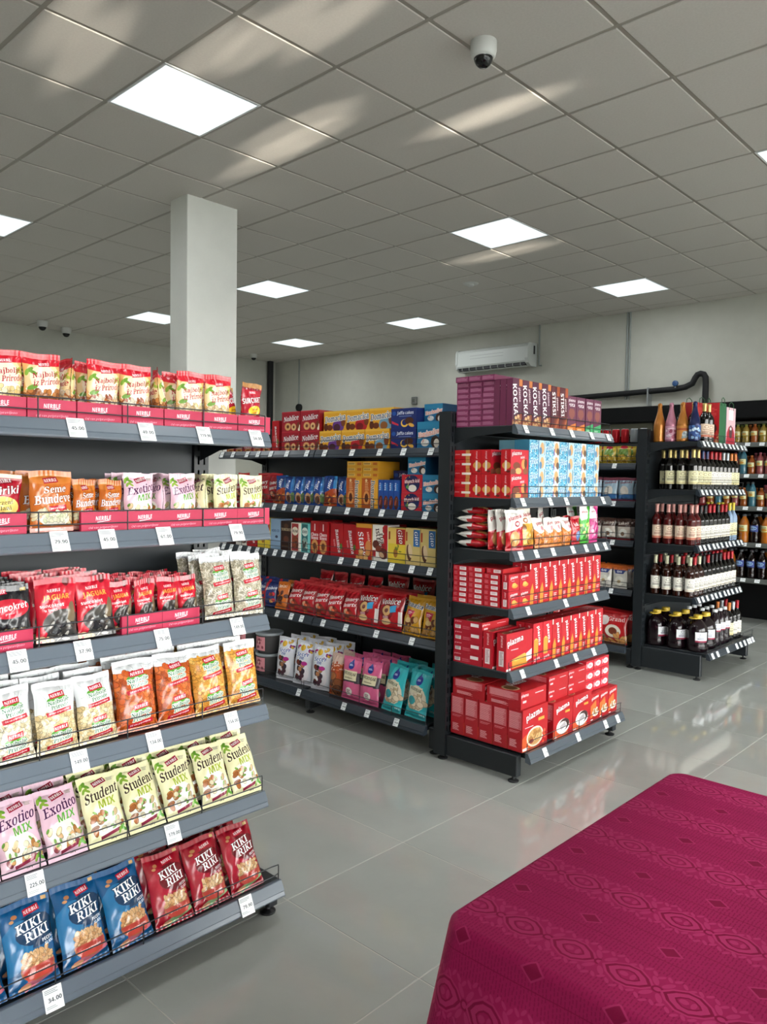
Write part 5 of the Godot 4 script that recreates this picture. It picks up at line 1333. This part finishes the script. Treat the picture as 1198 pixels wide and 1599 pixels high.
func build_table():
	var xa := 0.962
	var xb := 1.885
	var za := -0.772
	var zb := 0.83
	var H := 0.75
	var t := thing("table", "table with steel legs hidden under the crimson cloth", "table", Vector3(0, 0, 0))
	part("tabletop", cboxmesh(Vector3(xa + 0.02, H - 0.028, za + 0.02), Vector3(xb - 0.02, H - 0.0035, zb - 0.02), 0.004), mat("table_wood", "8c6c48", 0.5), t)
	for e in [[xa + 0.06, za + 0.06], [xb - 0.1, za + 0.06], [xa + 0.06, zb - 0.1], [xb - 0.1, zb - 0.1]]:
		part("leg", cboxmesh(Vector3(e[0], 0, e[1]), Vector3(e[0] + 0.04, H - 0.028, e[1] + 0.04), 0.003), mat("table_leg", "5c6064", 0.4, 0.5), t)
	# cloth: flat top, rounded rim, skirt falling in soft folds with full corners
	var rim := []     # [edge point, outward direction, arc position]
	var rc := 0.045
	var run := 0.0
	var corners := [[xb - rc, zb - rc, 0.0], [xa + rc, zb - rc, 90.0], [xa + rc, za + rc, 180.0], [xb - rc, za + rc, 270.0]]
	for c in 4:
		var k = corners[c]
		var nx = corners[(c + 1) % 4]
		for i in 9:
			var a := deg_to_rad(k[2] + i * 90.0 / 8.0)
			var d := Vector2(cos(a), sin(a))
			rim.append([Vector2(k[0], k[1]) + d * rc, d, i / 8.0, Vector2(xa, za + rc - rc * 1.6 * i * PI / 16.0) if c == 2 else Vector2(k[0], k[1]) + d * rc, Vector2(-1, 0) if c == 2 else d])
		var pe: Vector2 = rim[-1][0]
		var pf := Vector2(nx[0], nx[1]) + Vector2(cos(deg_to_rad(nx[2])), sin(deg_to_rad(nx[2]))) * rc
		var m := int(pe.distance_to(pf) / 0.03)
		var straight: Vector2 = rim[-1][1]
		for i in range(1, m):
			rim.append([pe.lerp(pf, float(i) / m), straight, -1.0, pe.lerp(pf, float(i) / m), straight])
	var s := 0.0
	for i in rim.size():
		if i > 0: s += rim[i][0].distance_to(rim[i - 1][0])
		rim[i].append(s)
	var UVf := func(p: Vector2) -> Vector2: return Vector2((p.x - 1.043) / 0.1915 + 0.5, p.y / 0.264)
	var rows := [0.0, 0.006, 0.012, 0.02, 0.04, 0.08, 0.14, 0.22, 0.32, 0.44, 0.56, 0.66]
	var P := func(i: int, t2: float) -> Vector3:
		var e = rim[posmod(i, rim.size())]
		var p: Vector2 = e[0]
		var d: Vector2 = e[1]
		var rr := 0.014
		if t2 <= 0.02:
			var a := t2 / 0.02 * PI / 2
			return Vector3(p.x + d.x * (sin(a) * rr - rr), H + 0.0006 - rr + cos(a) * rr, p.y + d.y * (sin(a) * rr - rr))
		var drop := t2 - 0.02
		var fold := 0.5 + 0.5 * sin(e[5] * 21.0 + 1.3)
		var corner := 0.0
		if e[2] >= 0.0: corner = sin(e[2] * PI)
		var off := drop * 0.10 + (0.03 * fold * fold) * smoothstep(0.0, 0.18, drop) + corner * drop * 0.10
		return Vector3(p.x + d.x * off, H + 0.0006 - rr - drop, p.y + d.y * off)
	var mb := MB.new()
	var nr := rim.size()
	for i in nr:
		for j in rows.size() - 1:
			var q := []
			for e in [[i, rows[j + 1]], [i + 1, rows[j + 1]], [i + 1, rows[j]], [i, rows[j]]]:
				var p: Vector3 = P.call(e[0], e[1])
				var du: Vector3 = P.call(e[0] + 1, e[1]) - P.call(e[0] - 1, e[1])
				var dv: Vector3 = P.call(e[0], e[1] + 0.004) - P.call(e[0], maxf(e[1] - 0.004, 0.0))
				var rr = rim[posmod(e[0], nr)]
				q.append([p, du.cross(dv).normalized(), UVf.call(rr[3] + rr[4] * e[1])])
			for k2 in q:
				var out := Vector3(rim[posmod(i, nr)][1].x, 0.4, rim[posmod(i, nr)][1].y)
				if k2[1].dot(out) < 0.0: k2[1] = -k2[1]
			var f: Vector3 = (q[1][0] - q[0][0]).cross(q[2][0] - q[0][0])
			if f.dot(q[0][1]) >= 0.0:
				mb.tri(q[0][0], q[1][0], q[2][0], q[0][2], q[1][2], q[2][2], q[0][1], q[1][1], q[2][1])
				mb.tri(q[0][0], q[2][0], q[3][0], q[0][2], q[2][2], q[3][2], q[0][1], q[2][1], q[3][1])
			else:
				mb.tri(q[1][0], q[0][0], q[3][0], q[1][2], q[0][2], q[3][2], q[1][1], q[0][1], q[3][1])
				mb.tri(q[1][0], q[3][0], q[2][0], q[1][2], q[3][2], q[2][2], q[1][1], q[3][1], q[2][1])
	var mid := Vector2((xa + xb) / 2, (za + zb) / 2)
	for i in nr:
		var a3: Vector3 = P.call(i, 0.0)
		var b3: Vector3 = P.call(i + 1, 0.0)
		var c3 := Vector3(mid.x, H + 0.0006, mid.y)
		var f2: Vector3 = (b3 - a3).cross(c3 - a3)
		var ua: Vector2 = UVf.call(Vector2(a3.x, a3.z))
		var ub: Vector2 = UVf.call(Vector2(b3.x, b3.z))
		var uc: Vector2 = UVf.call(mid)
		if f2.y > 0.0: mb.tri(a3, b3, c3, ua, ub, uc, Vector3.UP, Vector3.UP, Vector3.UP)
		else: mb.tri(b3, a3, c3, ub, ua, uc, Vector3.UP, Vector3.UP, Vector3.UP)
	var m2 := mat("damask_cloth", "ffffff", 1.0)
	m2.albedo_texture = damask("9a1c50", "8c1848", "a62a5c", "86143f")  # one yarn colour; differing sheen of the weave is painted into these tones
	m2.roughness_texture = damask("8e8e8e", "9c9c9c", "808080", "989898")
	m2.roughness_texture_channel = BaseMaterial3D.TEXTURE_CHANNEL_RED
	m2.metallic_specular = 0.3
	m2.metallic = 0.55
	m2.anisotropy_enabled = true
	m2.anisotropy = 0.95
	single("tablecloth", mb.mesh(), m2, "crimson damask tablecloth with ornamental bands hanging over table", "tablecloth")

# ------------------------------------------------------------------ filling the shelves
func row(key: String, x: float, y: float, z: float, n: int, dz: float, lean := 0.0, yaw := 0.0, jit := 4.0):
	for i in n:
		put(key, x + rng.randf_range(-0.004, 0.004) * signf(i), y, z - i * dz, yaw + rng.randf_range(-jit, jit), maxf(2.0, lean - i * lean * 0.16) + rng.randf_range(-1.0, 1.0) if lean > 0.0 else rng.randf_range(-1.0, 1.5), rng.randf_range(-1.4, 1.4))

func stack(key: String, x: float, y: float, z: float, n: int, dy: float, jit := 0.002):
	for i in n:
		put(key, x + rng.randf_range(-jit, jit), y + i * dy, z + rng.randf_range(-jit, jit) * 0.5, rng.randf_range(-0.5, 0.5))

func fill_snack_stand():
	U = Transform3D(Basis(), Vector3(0.6, 0, -2.42))
	end_name = "aisle end"
	end_side = 1.0
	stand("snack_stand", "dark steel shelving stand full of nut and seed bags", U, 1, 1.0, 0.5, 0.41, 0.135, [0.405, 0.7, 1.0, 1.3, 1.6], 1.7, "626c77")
	tray("tray", 0.129, 0.056, 0.25)
	tray("tray_end", 0.129, 0.056, 0.25, true)
	rng.seed = 101
	var e := 0.002
	place = "top snack stand shelf"
	for i in 7: put("tray" if i < 6 else "tray_end", 0.165 + i * 0.1325, 1.6005, 0.115)
	var y := 1.603 + e
	row("chickpea", 0.185, y, 0.325, 3, 0.062)
	row("hazelnut", 0.285, y, 0.33, 2, 0.065)
	put("hazelnut", 0.275, y + 0.012, 0.19, 8.0, 0.0)
	put("almond", 0.367, y, 0.29, 84.0)
	row("almond", 0.452, y, 0.33, 3, 0.062, 0.0, 0.0, 3.0)
	row("almond", 0.556, y, 0.325, 3, 0.062)
	put("hazelnut", 0.643, y, 0.305, 68.0)
	row("cashew", 0.734, y, 0.33, 3, 0.062)
	row("cashew", 0.838, y, 0.33, 2, 0.07)
	put("hazelnut", 0.84, y + 0.02, 0.17, 4.0)
	put("sun_red", 0.925, y, 0.27, 22.0, 4.0)
	put("sun_red", 0.972, y, 0.325, 6.0, 3.0, -4.0)
	put("sun_red", 0.965, y, 0.2, 14.0, 3.0)
	place = "second snack stand shelf"
	y = 1.303 + e
	for x in [0.165, 0.44, 0.568, 0.697, 0.83, 0.96]: put("tray" if x < 0.9 else "tray_end", x, 1.3005, 0.115)
	row("pea_red", 0.175, y, 0.325, 3, 0.06)
	put("pea_red", 0.12, y + 0.002, 0.1, 10.0, 10.0)
	row("pumpkin", 0.304, 1.302, 0.345, 3, 0.07, 4.0)
	put("pumpkin", 0.27, 1.302, 0.12, -8.0, 8.0)
	row("pumpkin_s", 0.402, y, 0.325, 3, 0.055, 0.0, 6.0)
	row("pumpkin_s", 0.477, y, 0.325, 3, 0.055)
	row("exotic", 0.563, y, 0.335, 3, 0.06)
	put("exotic", 0.639, y, 0.3, 86.0)
	row("exotic", 0.716, y, 0.335, 3, 0.06)
	put("student", 0.792, y, 0.31, 80.0)
	row("student", 0.87, y, 0.335, 3, 0.06)
	put("student", 0.94, y, 0.235, 86.0)
	put("student", 0.97, y, 0.335, 4.0)
	put("student", 0.972, y, 0.19, 6.0)
	place = "third snack stand shelf"
	y = 1.003 + e
	for x in [0.18, 0.56, 0.69]: put("tray", x, 1.0005, 0.115)
	row("sun_black", 0.2, y, 0.34, 6, 0.044, 8.0, 0.0, 2.0)
	row("jaguar", 0.318, 1.002, 0.345, 5, 0.056, 10.0)
	row("jaguar", 0.432, 1.002, 0.345, 5, 0.056, 10.0)
	for x in [0.52, 0.597, 0.672, 0.745]: row("jaguar_s", x, y, 0.32, 4, 0.058, 6.0)
	row("c_seed", 0.845, 1.002, 0.345, 3, 0.075, 9.0)
	row("c_seed", 0.962, 1.002, 0.345, 4, 0.075, 9.0)
	place = "fourth snack stand shelf"
	y = 0.702
	row("c_pop", 0.2, y, 0.35, 4, 0.075, 14.0)
	row("c_cashew", 0.317, y, 0.35, 4, 0.075, 14.0)
	row("c_cashew", 0.434, y, 0.35, 4, 0.075, 14.0)
	row("c_peanut", 0.558, y, 0.345, 4, 0.078, 13.0)
	row("c_peanut", 0.689, y, 0.345, 4, 0.078, 13.0)
	row("c_corn", 0.818, y, 0.345, 4, 0.078, 13.0)
	row("c_corn", 0.946, y, 0.345, 4, 0.078, 13.0)
	place = "fifth snack stand shelf"
	y = 0.407
	for x in [0.1, 0.218, 0.336]: row("exotic_l", x, y, 0.37, 4, 0.072, 30.0)
	for x in [0.455, 0.578, 0.702, 0.826, 0.944]: row("student_l", x, y, 0.37, 4, 0.072, 30.0)
	place = "bottom snack stand shelf"
	y = 0.137
	for x in [0.075, 0.21, 0.347, 0.484]: row("kiki_blue", x, y, 0.455, 4, 0.095, 27.0, 2.0, 3.0)
	for x in [0.618, 0.75, 0.882]: row("kiki_red", x, y, 0.455, 4, 0.095, 27.0, 0.0, 3.0)
	var ysf := [1.6, 1.3, 1.0, 0.7, 0.405]
	var nm := ["top", "second", "third", "fourth", "fifth"]
	var xs := [[0.345, 0.551, 0.743, 0.938], [0.299, 0.433, 0.609, 0.865], [0.19, 0.363, 0.603, 0.87], [0.351, 0.577, 0.851], [0.231, 0.639]]
	var idx := [0, 4, 8, 11, 14]
	for i in 5: price_tags("the " + nm[i] + " rail of snack stand", xs[i], ysf[i], 0.41, 0.048, 0.056, idx[i])
	price_tags("the bottom rail of snack stand", [0.238, 0.846], 0.135, 0.5, 0.048, 0.056, 3)

func fill_end_stand():
	U = Transform3D(Basis(), Vector3(3.145, 0, -2.475))
	end_name = "wine-stand end"
	end_side = 1.0
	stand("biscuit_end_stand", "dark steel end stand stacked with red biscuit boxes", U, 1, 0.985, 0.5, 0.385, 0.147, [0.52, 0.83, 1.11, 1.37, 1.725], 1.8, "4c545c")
	rng.seed = 202
	var Z := 0.345   # front line of the goods
	place = "top biscuit end-stand shelf"
	var y := 1.7255
	for k in 3:
		for i in 4: put("kocka", 0.052 + i * 0.088, y, Z - 0.018 - k * 0.037)
		for i in 2: put("stiksi", 0.404 + i * 0.084, y, Z - 0.018 - k * 0.037)
	for k in 3:
		for i in 2: put("srca_orange", 0.572 + i * 0.096, y, Z - 0.026 - k * 0.053)
		for i in 2: put("srca_green", 0.766 + i * 0.088, y, Z - 0.026 - k * 0.053)
	for k in 3:
		stack("purple_flat", 0.124, y, 0.204 - k * 0.08, 8, 0.028)
		put("purple_flat", 0.112, y + 8 * 0.028, 0.205 - k * 0.08)
	place = "second biscuit end-stand shelf"
	y = 1.3705
	for k in 4:
		put("mini", 0.087, y, Z - 0.03 - k * 0.0585)
		if k != 1: put("mini", 0.086, y + 0.12, Z - 0.03 - k * 0.0585)
	stack("mini_flat", 0.087, y, 0.057, 5, 0.0478)
	for i in 5:
		stack("blue_a" if i % 2 == 0 else "blue_b", 0.24 + i * 0.1435, y, Z - 0.046, 4, 0.0735)
		stack("blue_b" if i % 2 == 0 else "blue_a", 0.24 + i * 0.1435, y, Z - 0.14, 4, 0.0735)
	place = "third biscuit end-stand shelf"
	y = 1.1105
	for i in 5:   # lying bags, tops towards the aisle
		var o := put("plz_lying", 0.06, y + 0.02 + i * 0.036, 0.09)
		o.transform = U * Transform3D(Basis.from_euler(Vector3(-PI / 2, rng.randf_range(-0.08, 0.08), 0)), Vector3(0.062, y + 0.027 + i * 0.0415, 0.196 + rng.randf_range(-0.003, 0.003)))
	row("bag_plazma", 0.075, y, 0.33, 3, 0.052, 3.0, -22.0, 3.0)
	put("bag_gold", 0.207, y, 0.32, 4.0, 5.0)
	put("bag_gold", 0.207, y, 0.255, 0.0, 5.0)
	for i in 4: row("bag_small", 0.32 + i * 0.09, y, 0.32, 2, 0.06, 4.0)
	row("bag_red_small", 0.68, y, 0.325, 2, 0.06, 3.0)
	for i in 3: put("bag_plazma", 0.4 + i * 0.13, y, 0.12, 10.0 * i, 4.0)
	row("bag_green", 0.777, y, 0.32, 2, 0.07, 2.0)
	row("bag_magenta", 0.885, y, 0.32, 2, 0.07, 2.0)
	place = "fourth biscuit end-stand shelf"
	y = 0.8305
	for k in 3: stack("plz_flat", 0.112, y, 0.05 + k * 0.097, 7 if k < 2 else 6, 0.0272)
	put("plz_flat", 0.125, y + 6 * 0.0272 + 0.0005, 0.05 + 0.194, 4.0)
	for i in 2:
		for j in 2: put("plz_small", 0.06 + i * 0.095, y + j * 0.0855, Z - 0.021)
	for i in 8:
		for k in 2: put("plz_tall", 0.245 + i * 0.0925, y, Z - 0.026 - k * 0.054)
	place = "fifth biscuit end-stand shelf"
	y = 0.5205
	stack("plz_mid_flat", 0.126, y, 0.105, 4, 0.0555)
	put("plz_mid", 0.126, y, 0.23)
	put("plz_mid", 0.126, y, 0.313)
	for i in 8:
		for k in 2: put("plz_tall_b" if i < 2 else "plz_tall", 0.29 + i * 0.0925, y, Z - 0.026 - k * 0.054)
	place = "bottom biscuit end-stand shelf"
	y = 0.1475
	for k in 5: put("plz_waffle", 0.118, y, 0.405 - k * 0.088)
	put("plz_waffle_flat", 0.118, y + 0.206, 0.335)
	put("plz_waffle_flat", 0.118, y + 0.206, 0.12)
	for k in 3:
		for i in 2: put("plz_cake", 0.375 + i * 0.195, y, 0.41 - k * 0.09)
	for i in 2: stack("plz_cake_flat", 0.375 + i * 0.195, y + 0.1855, 0.32, 2, 0.0645)
	for k in 3:
		for i in 3: put("plz_rolls", 0.726 + i * 0.103, y, 0.41 - k * 0.075)
	for k in 2:
		for i in 3: stack("plz_cube", 0.722 + i * 0.088, y + 0.1505, 0.37 - k * 0.084, 3, 0.0585)
	var nm := ["top", "second", "third", "fourth", "fifth"]
	var ysf := [1.725, 1.37, 1.11, 0.83, 0.52]
	var xs := [[0.08, 0.32, 0.52, 0.73, 0.92], [0.07, 0.32, 0.48, 0.66, 0.88], [0.06, 0.2, 0.36, 0.56, 0.7, 0.82, 0.92], [0.14, 0.5, 0.82], [0.1, 0.42, 0.62, 0.82]]
	for i in 5: price_tags("the " + nm[i] + " rail of biscuit end stand", xs[i], ysf[i], 0.385)
	price_tags("the bottom rail of biscuit end stand", [0.14, 0.46, 0.76, 0.9], 0.147, 0.5)

func fill_biscuit_aisle():
	# faces -x; local x = world z + 4.585
	U = Transform3D(Basis.from_euler(Vector3(0, -PI / 2, 0)), Vector3(3.575, 0, -4.585))
	end_name = "end stand"
	end_side = 1.0
	var ys := [1.622, 1.28, 0.982, 0.588]
	stand("biscuit_aisle_shelving", "long dark steel shelving of biscuits and sweets", U, 2, 1.0, 0.5, 0.405, 0.155, [0.588, 0.982, 1.28, 1.622], 1.8)
	rng.seed = 303
	var o := 4.585
	place = "top biscuit aisle shelf"
	var y := 1.6225
	for k in 5: put("small_bar", 0.08 + k * 0.1, y, 0.29)
	put("jar", 0.52, y + 0.0, 0.2)
	put("noblice_up", 0.575, y, 0.3)
	for i in 2: stack("noblice", 0.735 + i * 0.182, y, 0.305, 2, 0.126)
	for i in 3:
		put(["dom_violet", "dom_red", "dom_blue"][i], 1.112 + i * 0.1965, y, 0.3)
		put(["dom_violet", "dom_red", "dom_blue"][i], 1.14 + i * 0.1945, y + 0.1185, 0.29)
	stack("jaffa", 1.707, y, 0.3, 2, 0.1125)
	put("munch", 1.887, y, 0.3)
	put("munch_s", 1.87, y + 0.1455, 0.24)
	place = "second biscuit aisle shelf"
	y = 1.2805
	for k in 4: put("bag_orange" if k == 1 else "bag_hearts", 0.1 + k * 0.125, y, 0.28, 0.0, 4.0)
	put("wafer_orange", 0.6, y, 0.33, 10.0, 4.0)
	for i in 3: row("wafer_blue", 0.7 + i * 0.094, y, 0.335, 3, 0.055, 4.0, 14.0)
	row("wafer_blue", 0.978, y, 0.335, 2, 0.055, 4.0, 14.0)
	row("wafer_orange", 1.085, y, 0.335, 2, 0.06, 4.0, 10.0)
	row("wafer_blue", 1.19, y, 0.335, 2, 0.06, 4.0, 8.0)
	for i in 2:
		put("dom_tall", 1.317 + i * 0.131, y, 0.315)
		stack("dom_flat", 1.317 + i * 0.131, y + 0.1785, 0.27, 3, 0.0325)
	for i in 4: put("keks_choc", 1.537 + i * 0.04, y, 0.33)
	stack("jaffa", 1.62, y, 0.18, 2, 0.1125)
	put("munch_s", 1.8, y + 0.2015, 0.29)
	stack("munch_kid", 1.77, y, 0.295, 2, 0.1005)
	stack("munch_s", 1.912, y, 0.295, 2, 0.1005)
	place = "third biscuit aisle shelf"
	y = 0.9825
	put("box_greyblue", 0.585, y, 0.31)
	for e in [["box_dark", 0.09], ["box_euro", 0.21], ["box_bananica", 0.33], ["box_gito", 0.46]]: put(e[0], e[1], y, 0.31)
	put("box_dark", 0.693, y, 0.31)
	put("box_ruby", 0.797, y, 0.318)
	put("box_teal", 0.893, y, 0.315, -4.0)
	for i in 2: put("box_choco", 0.982 + i * 0.078, y, 0.32)
	put("box_bananica", 1.17, y, 0.31)
	put("box_bananica", 1.285, y, 0.31)
	put("box_stark", 1.41, y, 0.32)
	put("box_euro", 1.54, y, 0.32)
	put("box_gito", 1.67, y, 0.32)
	put("box_gito_blue", 1.79, y, 0.32)
	put("box_gito_blue", 1.9, y, 0.32)
	for x in [0.66, 0.95, 1.2, 1.5, 1.75]: put("box_choco", x, y, 0.19)
	place = "fourth biscuit aisle shelf"
	y = 0.5895
	for x in [0.12, 0.25, 0.38, 0.5]: row("bag_blue_red", x, y, 0.34, 2, 0.08, 15.0, 12.0)
	row("bag_orange", 0.625, y, 0.345, 2, 0.08, 15.0)
	for i in 5: row("bag_hearts", 0.752 + i * 0.127, y, 0.345, 3, 0.085, 18.0, 8.0)
	for i in 4: put("bag_hearts", 0.76 + i * 0.15, y + 0.05, 0.09, 0.0, 8.0)
	for i in 3: put("bag_noblice", 1.4 + i * 0.2, y + 0.055, 0.062, 0.0, 5.0)
	row("bag_noblice", 1.412, y, 0.345, 3, 0.085, 16.0)
	row("bag_noblice", 1.6, y, 0.345, 3, 0.085, 16.0)
	row("bag_domacica", 1.77, y, 0.35, 2, 0.085, 14.0, -4.0)
	row("bag_domacica", 1.912, y, 0.35, 2, 0.085, 14.0)
	place = "bottom biscuit aisle shelf"
	y = 0.157
	for x in [0.11, 0.31, 0.52]:
		put("pail", x, y, 0.35)
		put("pail", x, y + 0.137, 0.35)
	for i in 3: row("bag_white_mix", 0.75 + i * 0.172, y, 0.41, 3, 0.1, 8.0, 6.0)
	row("bag_orange_nut", 1.235, y, 0.42, 2, 0.09, 8.0)
	for i in 2: row("bag_pink", 1.372 + i * 0.149, y, 0.425, 4, 0.085, 6.0, 4.0)
	row("bag_turquoise", 1.69, y, 0.42, 3, 0.085, 16.0, -4.0)
	row("bag_turquoise", 1.868, y, 0.42, 3, 0.085, 14.0, -6.0)
	var xs := []
	for z in [-4.549, -4.421, -4.261, -4.142, -4.007, -3.845, -3.653, -3.489, -3.251, -3.029, -2.849, -2.653]: xs.append(z + o)
	price_tags("the top rail of biscuit aisle", xs, 1.622, 0.405)
	price_tags("the second rail of biscuit aisle", [0.2, 0.35, 0.48, 0.62, 0.72, 0.82, 0.93, 1.03, 1.14, 1.3, 1.46, 1.58, 1.72, 1.9], 1.28, 0.405)
	price_tags("the third rail of biscuit aisle", [0.06, 0.15, 0.25, 0.35, 0.44, 0.53, 0.63, 0.72, 0.82, 0.93, 1.06, 1.25, 1.38, 1.52, 1.66, 1.81, 1.94], 0.982, 0.405)
	price_tags("the fourth rail of biscuit aisle", [0.5, 0.66, 0.8, 0.9, 1.1, 1.3, 1.55, 1.82], 0.588, 0.405)
	price_tags("the bottom rail of biscuit aisle", [0.99, 1.39, 1.58, 1.8], 0.155, 0.5)

func fill_wine_stand():
	U = Transform3D(Basis(), Vector3(5.745, 0, -2.625))
	end_name = "wall end"
	end_side = 1.0
	stand("wine_stand", "dark steel end stand filled with wine bottles", U, 1, 0.985, 0.52, 0.405, 0.2, [0.6, 0.99, 1.405, 1.765], 1.86)
	rng.seed = 404
	gift_bag("gift_red", "gift_red", "#a01c24", 0.22, 0.31, 0.1, "bright red gift bag")
	gift_bag("gift_green", "#2f6b45", "gift_red", 0.14, 0.32, 0.11, "green gift bag with red side")
	gift_bag("gift_pink", "gift_pink", "#8c98a0", 0.2, 0.3, 0.09, "pale pink gift bag with white panel")
	place = "top wine stand shelf"
	var y := 1.7655
	for e in [["s_gold", 0.06, 0.056], ["s_rose", 0.06, 0.146], ["s_gold_b", 0.06, 0.235], ["s_blue", 0.06, 0.325]]: put(e[0], e[1], y, e[2], -60.0)
	for e in [[0.155, 0.19], [0.155, 0.28], [0.24, 0.325], [0.33, 0.325]]: put("s_foil", e[0], y, e[1], -40.0)
	put("gift_red", 0.33, y, 0.22)
	put("gift_green", 0.535, y, 0.3)
	put("gift_pink", 0.745, y, 0.3)
	put("gift_pink", 0.745, y, 0.18)
	var sets := [
		["second wine stand shelf", 1.4055, ["w_gold", "w_gold", "w_blue", "w_blue", "w_red", "w_red", "w_red", "w_silver", "w_silver", "w_orange", "w_orange"]],
		["third wine stand shelf", 0.9905, ["w_rose", "w_rose", "w_black", "w_black", "w_red", "w_red", "w_black", "w_red", "w_red", "w_slim", "w_slim"]],
		["fourth wine stand shelf", 0.6005, ["w_amber", "w_amber_red", "w_amber", "w_black", "w_red", "w_black", "w_black", "w_black", "w_red", "w_red", "w_red"]]]
	for s in sets:
		place = s[0]
		for i in 11:
			for k in (4 if i < 3 else 3):
				if i == 0 and s[1] > 1.3 and k == 3: continue
				put(s[2][i], 0.06 + i * 0.0865, s[1], 0.325 - k * 0.089, -48.0 if i < 1 else -30.0 + i * 2.0)
	place = "bottom wine stand shelf"
	y = 0.2005
	for i in 2:
		for k in 3: put("jug", 0.09 + i * 0.16, y, 0.385 - k * 0.158, -45.0 + 12.0 * k)
	for i in 3:
		for k in 3: put("pet_wine", 0.39 + i * 0.1, y, 0.4 - k * 0.1, -35.0)
	for i in 3:
		for k in 2: put(["w_orange", "w_silver", "w_red"][i], 0.69 + i * 0.09, y, 0.4 - k * 0.09, -30.0)
	var names := ["top", "second", "third", "fourth"]
	var ysf := [1.765, 1.405, 0.99, 0.6]
	for i in 4:
		var xs := []
		for k in 11: xs.append(0.05 + k * 0.088 + (0.01 if k % 3 == 0 else 0.0))
		price_tags("the " + names[i] + " rail of wine stand", xs, ysf[i], 0.405, 0.04, 0.042)
	price_tags("the bottom rail of wine stand", [0.06, 0.16, 0.36, 0.56, 0.65, 0.74, 0.82, 0.87, 0.93], 0.2, 0.52, 0.04, 0.042)

func fill_grocery_aisle():
	U = Transform3D(Basis.from_euler(Vector3(0, -PI / 2, 0)), Vector3(6.16, 0, -4.73))
	end_name = "wine stand"
	end_side = 1.0
	stand("grocery_shelving", "dark steel shelving behind the wine stand with grocery pouches", U, 2, 1.0, 0.5, 0.405, 0.165, [0.6, 0.99, 1.3, 1.6], 1.78)
	rng.seed = 505
	place = "top grocery shelf"
	for k in 9: put("can_red" if k < 7 else "can_grey", 1.2 + k * 0.082, 1.787, -0.03)
	place = "second grocery shelf"
	for k in 7: row("pouch_corn", 1.1 + k * 0.128, 1.6005, 0.33, 2, 0.09)
	place = "third grocery shelf"
	for k in 6: row("pouch_blue", 1.2 + k * 0.137, 1.3005, 0.33, 2, 0.07, 6.0)
	place = "fourth grocery shelf"
	for k in 7: row("pouch_choc", 1.1 + k * 0.13, 0.9905, 0.33, 2, 0.07, 5.0)
	place = "fifth grocery shelf"
	for k in 6: row("pouch_orange", 1.16 + k * 0.14, 0.6005, 0.335, 3, 0.075, 8.0)
	place = "bottom grocery shelf"
	for k in 3: row("pouch_red", 1.2 + k * 0.31, 0.167, 0.4, 2, 0.13, 10.0)
	var nm := ["second", "third", "fourth", "fifth"]
	var ysf := [1.6, 1.3, 0.99, 0.6]
	for i in 4: price_tags("the " + nm[i] + " rail of grocery shelving", [1.3, 1.62, 1.82], ysf[i], 0.405)

func build_drinks_cabinet():
	U = Transform3D(Basis.from_euler(Vector3(0, -PI / 2, 0)), Vector3(8.86, 0, -6.0))
	end_name = "shop front"
	end_side = 1.0
	var t := thing("drinks_cabinet", "long black open drinks cabinet along the wall", "cabinet")
	t.transform = U
	var black := mat("cabinet_black", "08090a", 0.6, 0.0, 0.3)
	var W := 4.6
	part("back", boxmesh(Vector3(0, 0, 0), Vector3(W, 2.1, 0.03)), black, t)
	part("canopy", cboxmesh(Vector3(0, 2.13, 0), Vector3(W, 2.31, 0.46), 0.01), black, t)
	part("header_strip", boxmesh(Vector3(0.02, 2.0, 0.03), Vector3(2.13, 2.13, 0.3)), mat("header_olive", "6c6c5c", 0.4), t)
	for x in [0.0, W / 2, W - 0.03]: part("side_panel", boxmesh(Vector3(x, 0.0, 0.03), Vector3(x + 0.03, 2.13, 0.42)), black, t)
	var ys := [0.47, 0.84, 1.215, 1.55, 1.875]
	for yy in ys:
		var s := part("shelf", boxmesh(Vector3(0.03, yy - 0.02, 0.03), Vector3(W - 0.03, yy, 0.42)), black, t)
		part("price_rail", rail_mesh(0.03, W - 0.03, 0.455, yy + 0.003), mat("cabinet_rail", "4c504c", 0.5), s)
	rng.seed = 606
	var rows := [["bottom drinks cabinet shelf", 0.4705, ["d_dark", "d_dark", "d_dark", "d_orange"], 0.105], ["fourth drinks cabinet shelf", 0.8405, ["d_orange", "d_dark", "d_orange", "d_dark"], 0.11], ["third drinks cabinet shelf", 1.2155, ["d_pink", "d_amber", "d_clear", "d_amber"], 0.085], ["second drinks cabinet shelf", 1.5505, ["d_pink", "d_clear", "d_amber", "d_pink"], 0.082], ["top drinks cabinet shelf", 1.8755, ["d_yellow", "d_yellow", "d_amber", "d_yellow"], 0.085]]
	for r in rows:
		place = r[0]
		var n := int(1.3 / r[3])
		for i in n: put(r[2][i % 4], 2.75 + i * r[3], r[1], 0.37, -25.0)
		for i in n: put(r[2][(i + 1) % 4], 2.75 + i * r[3], r[1], 0.25, -25.0)
		var xs := []
		for i in 8: xs.append(2.8 + i * 0.14)
		price_tags("the " + r[0].get_slice(" ", 0) + " rail of drinks cabinet", xs, r[1] + 0.003, 0.455, 0.05, 0.036)
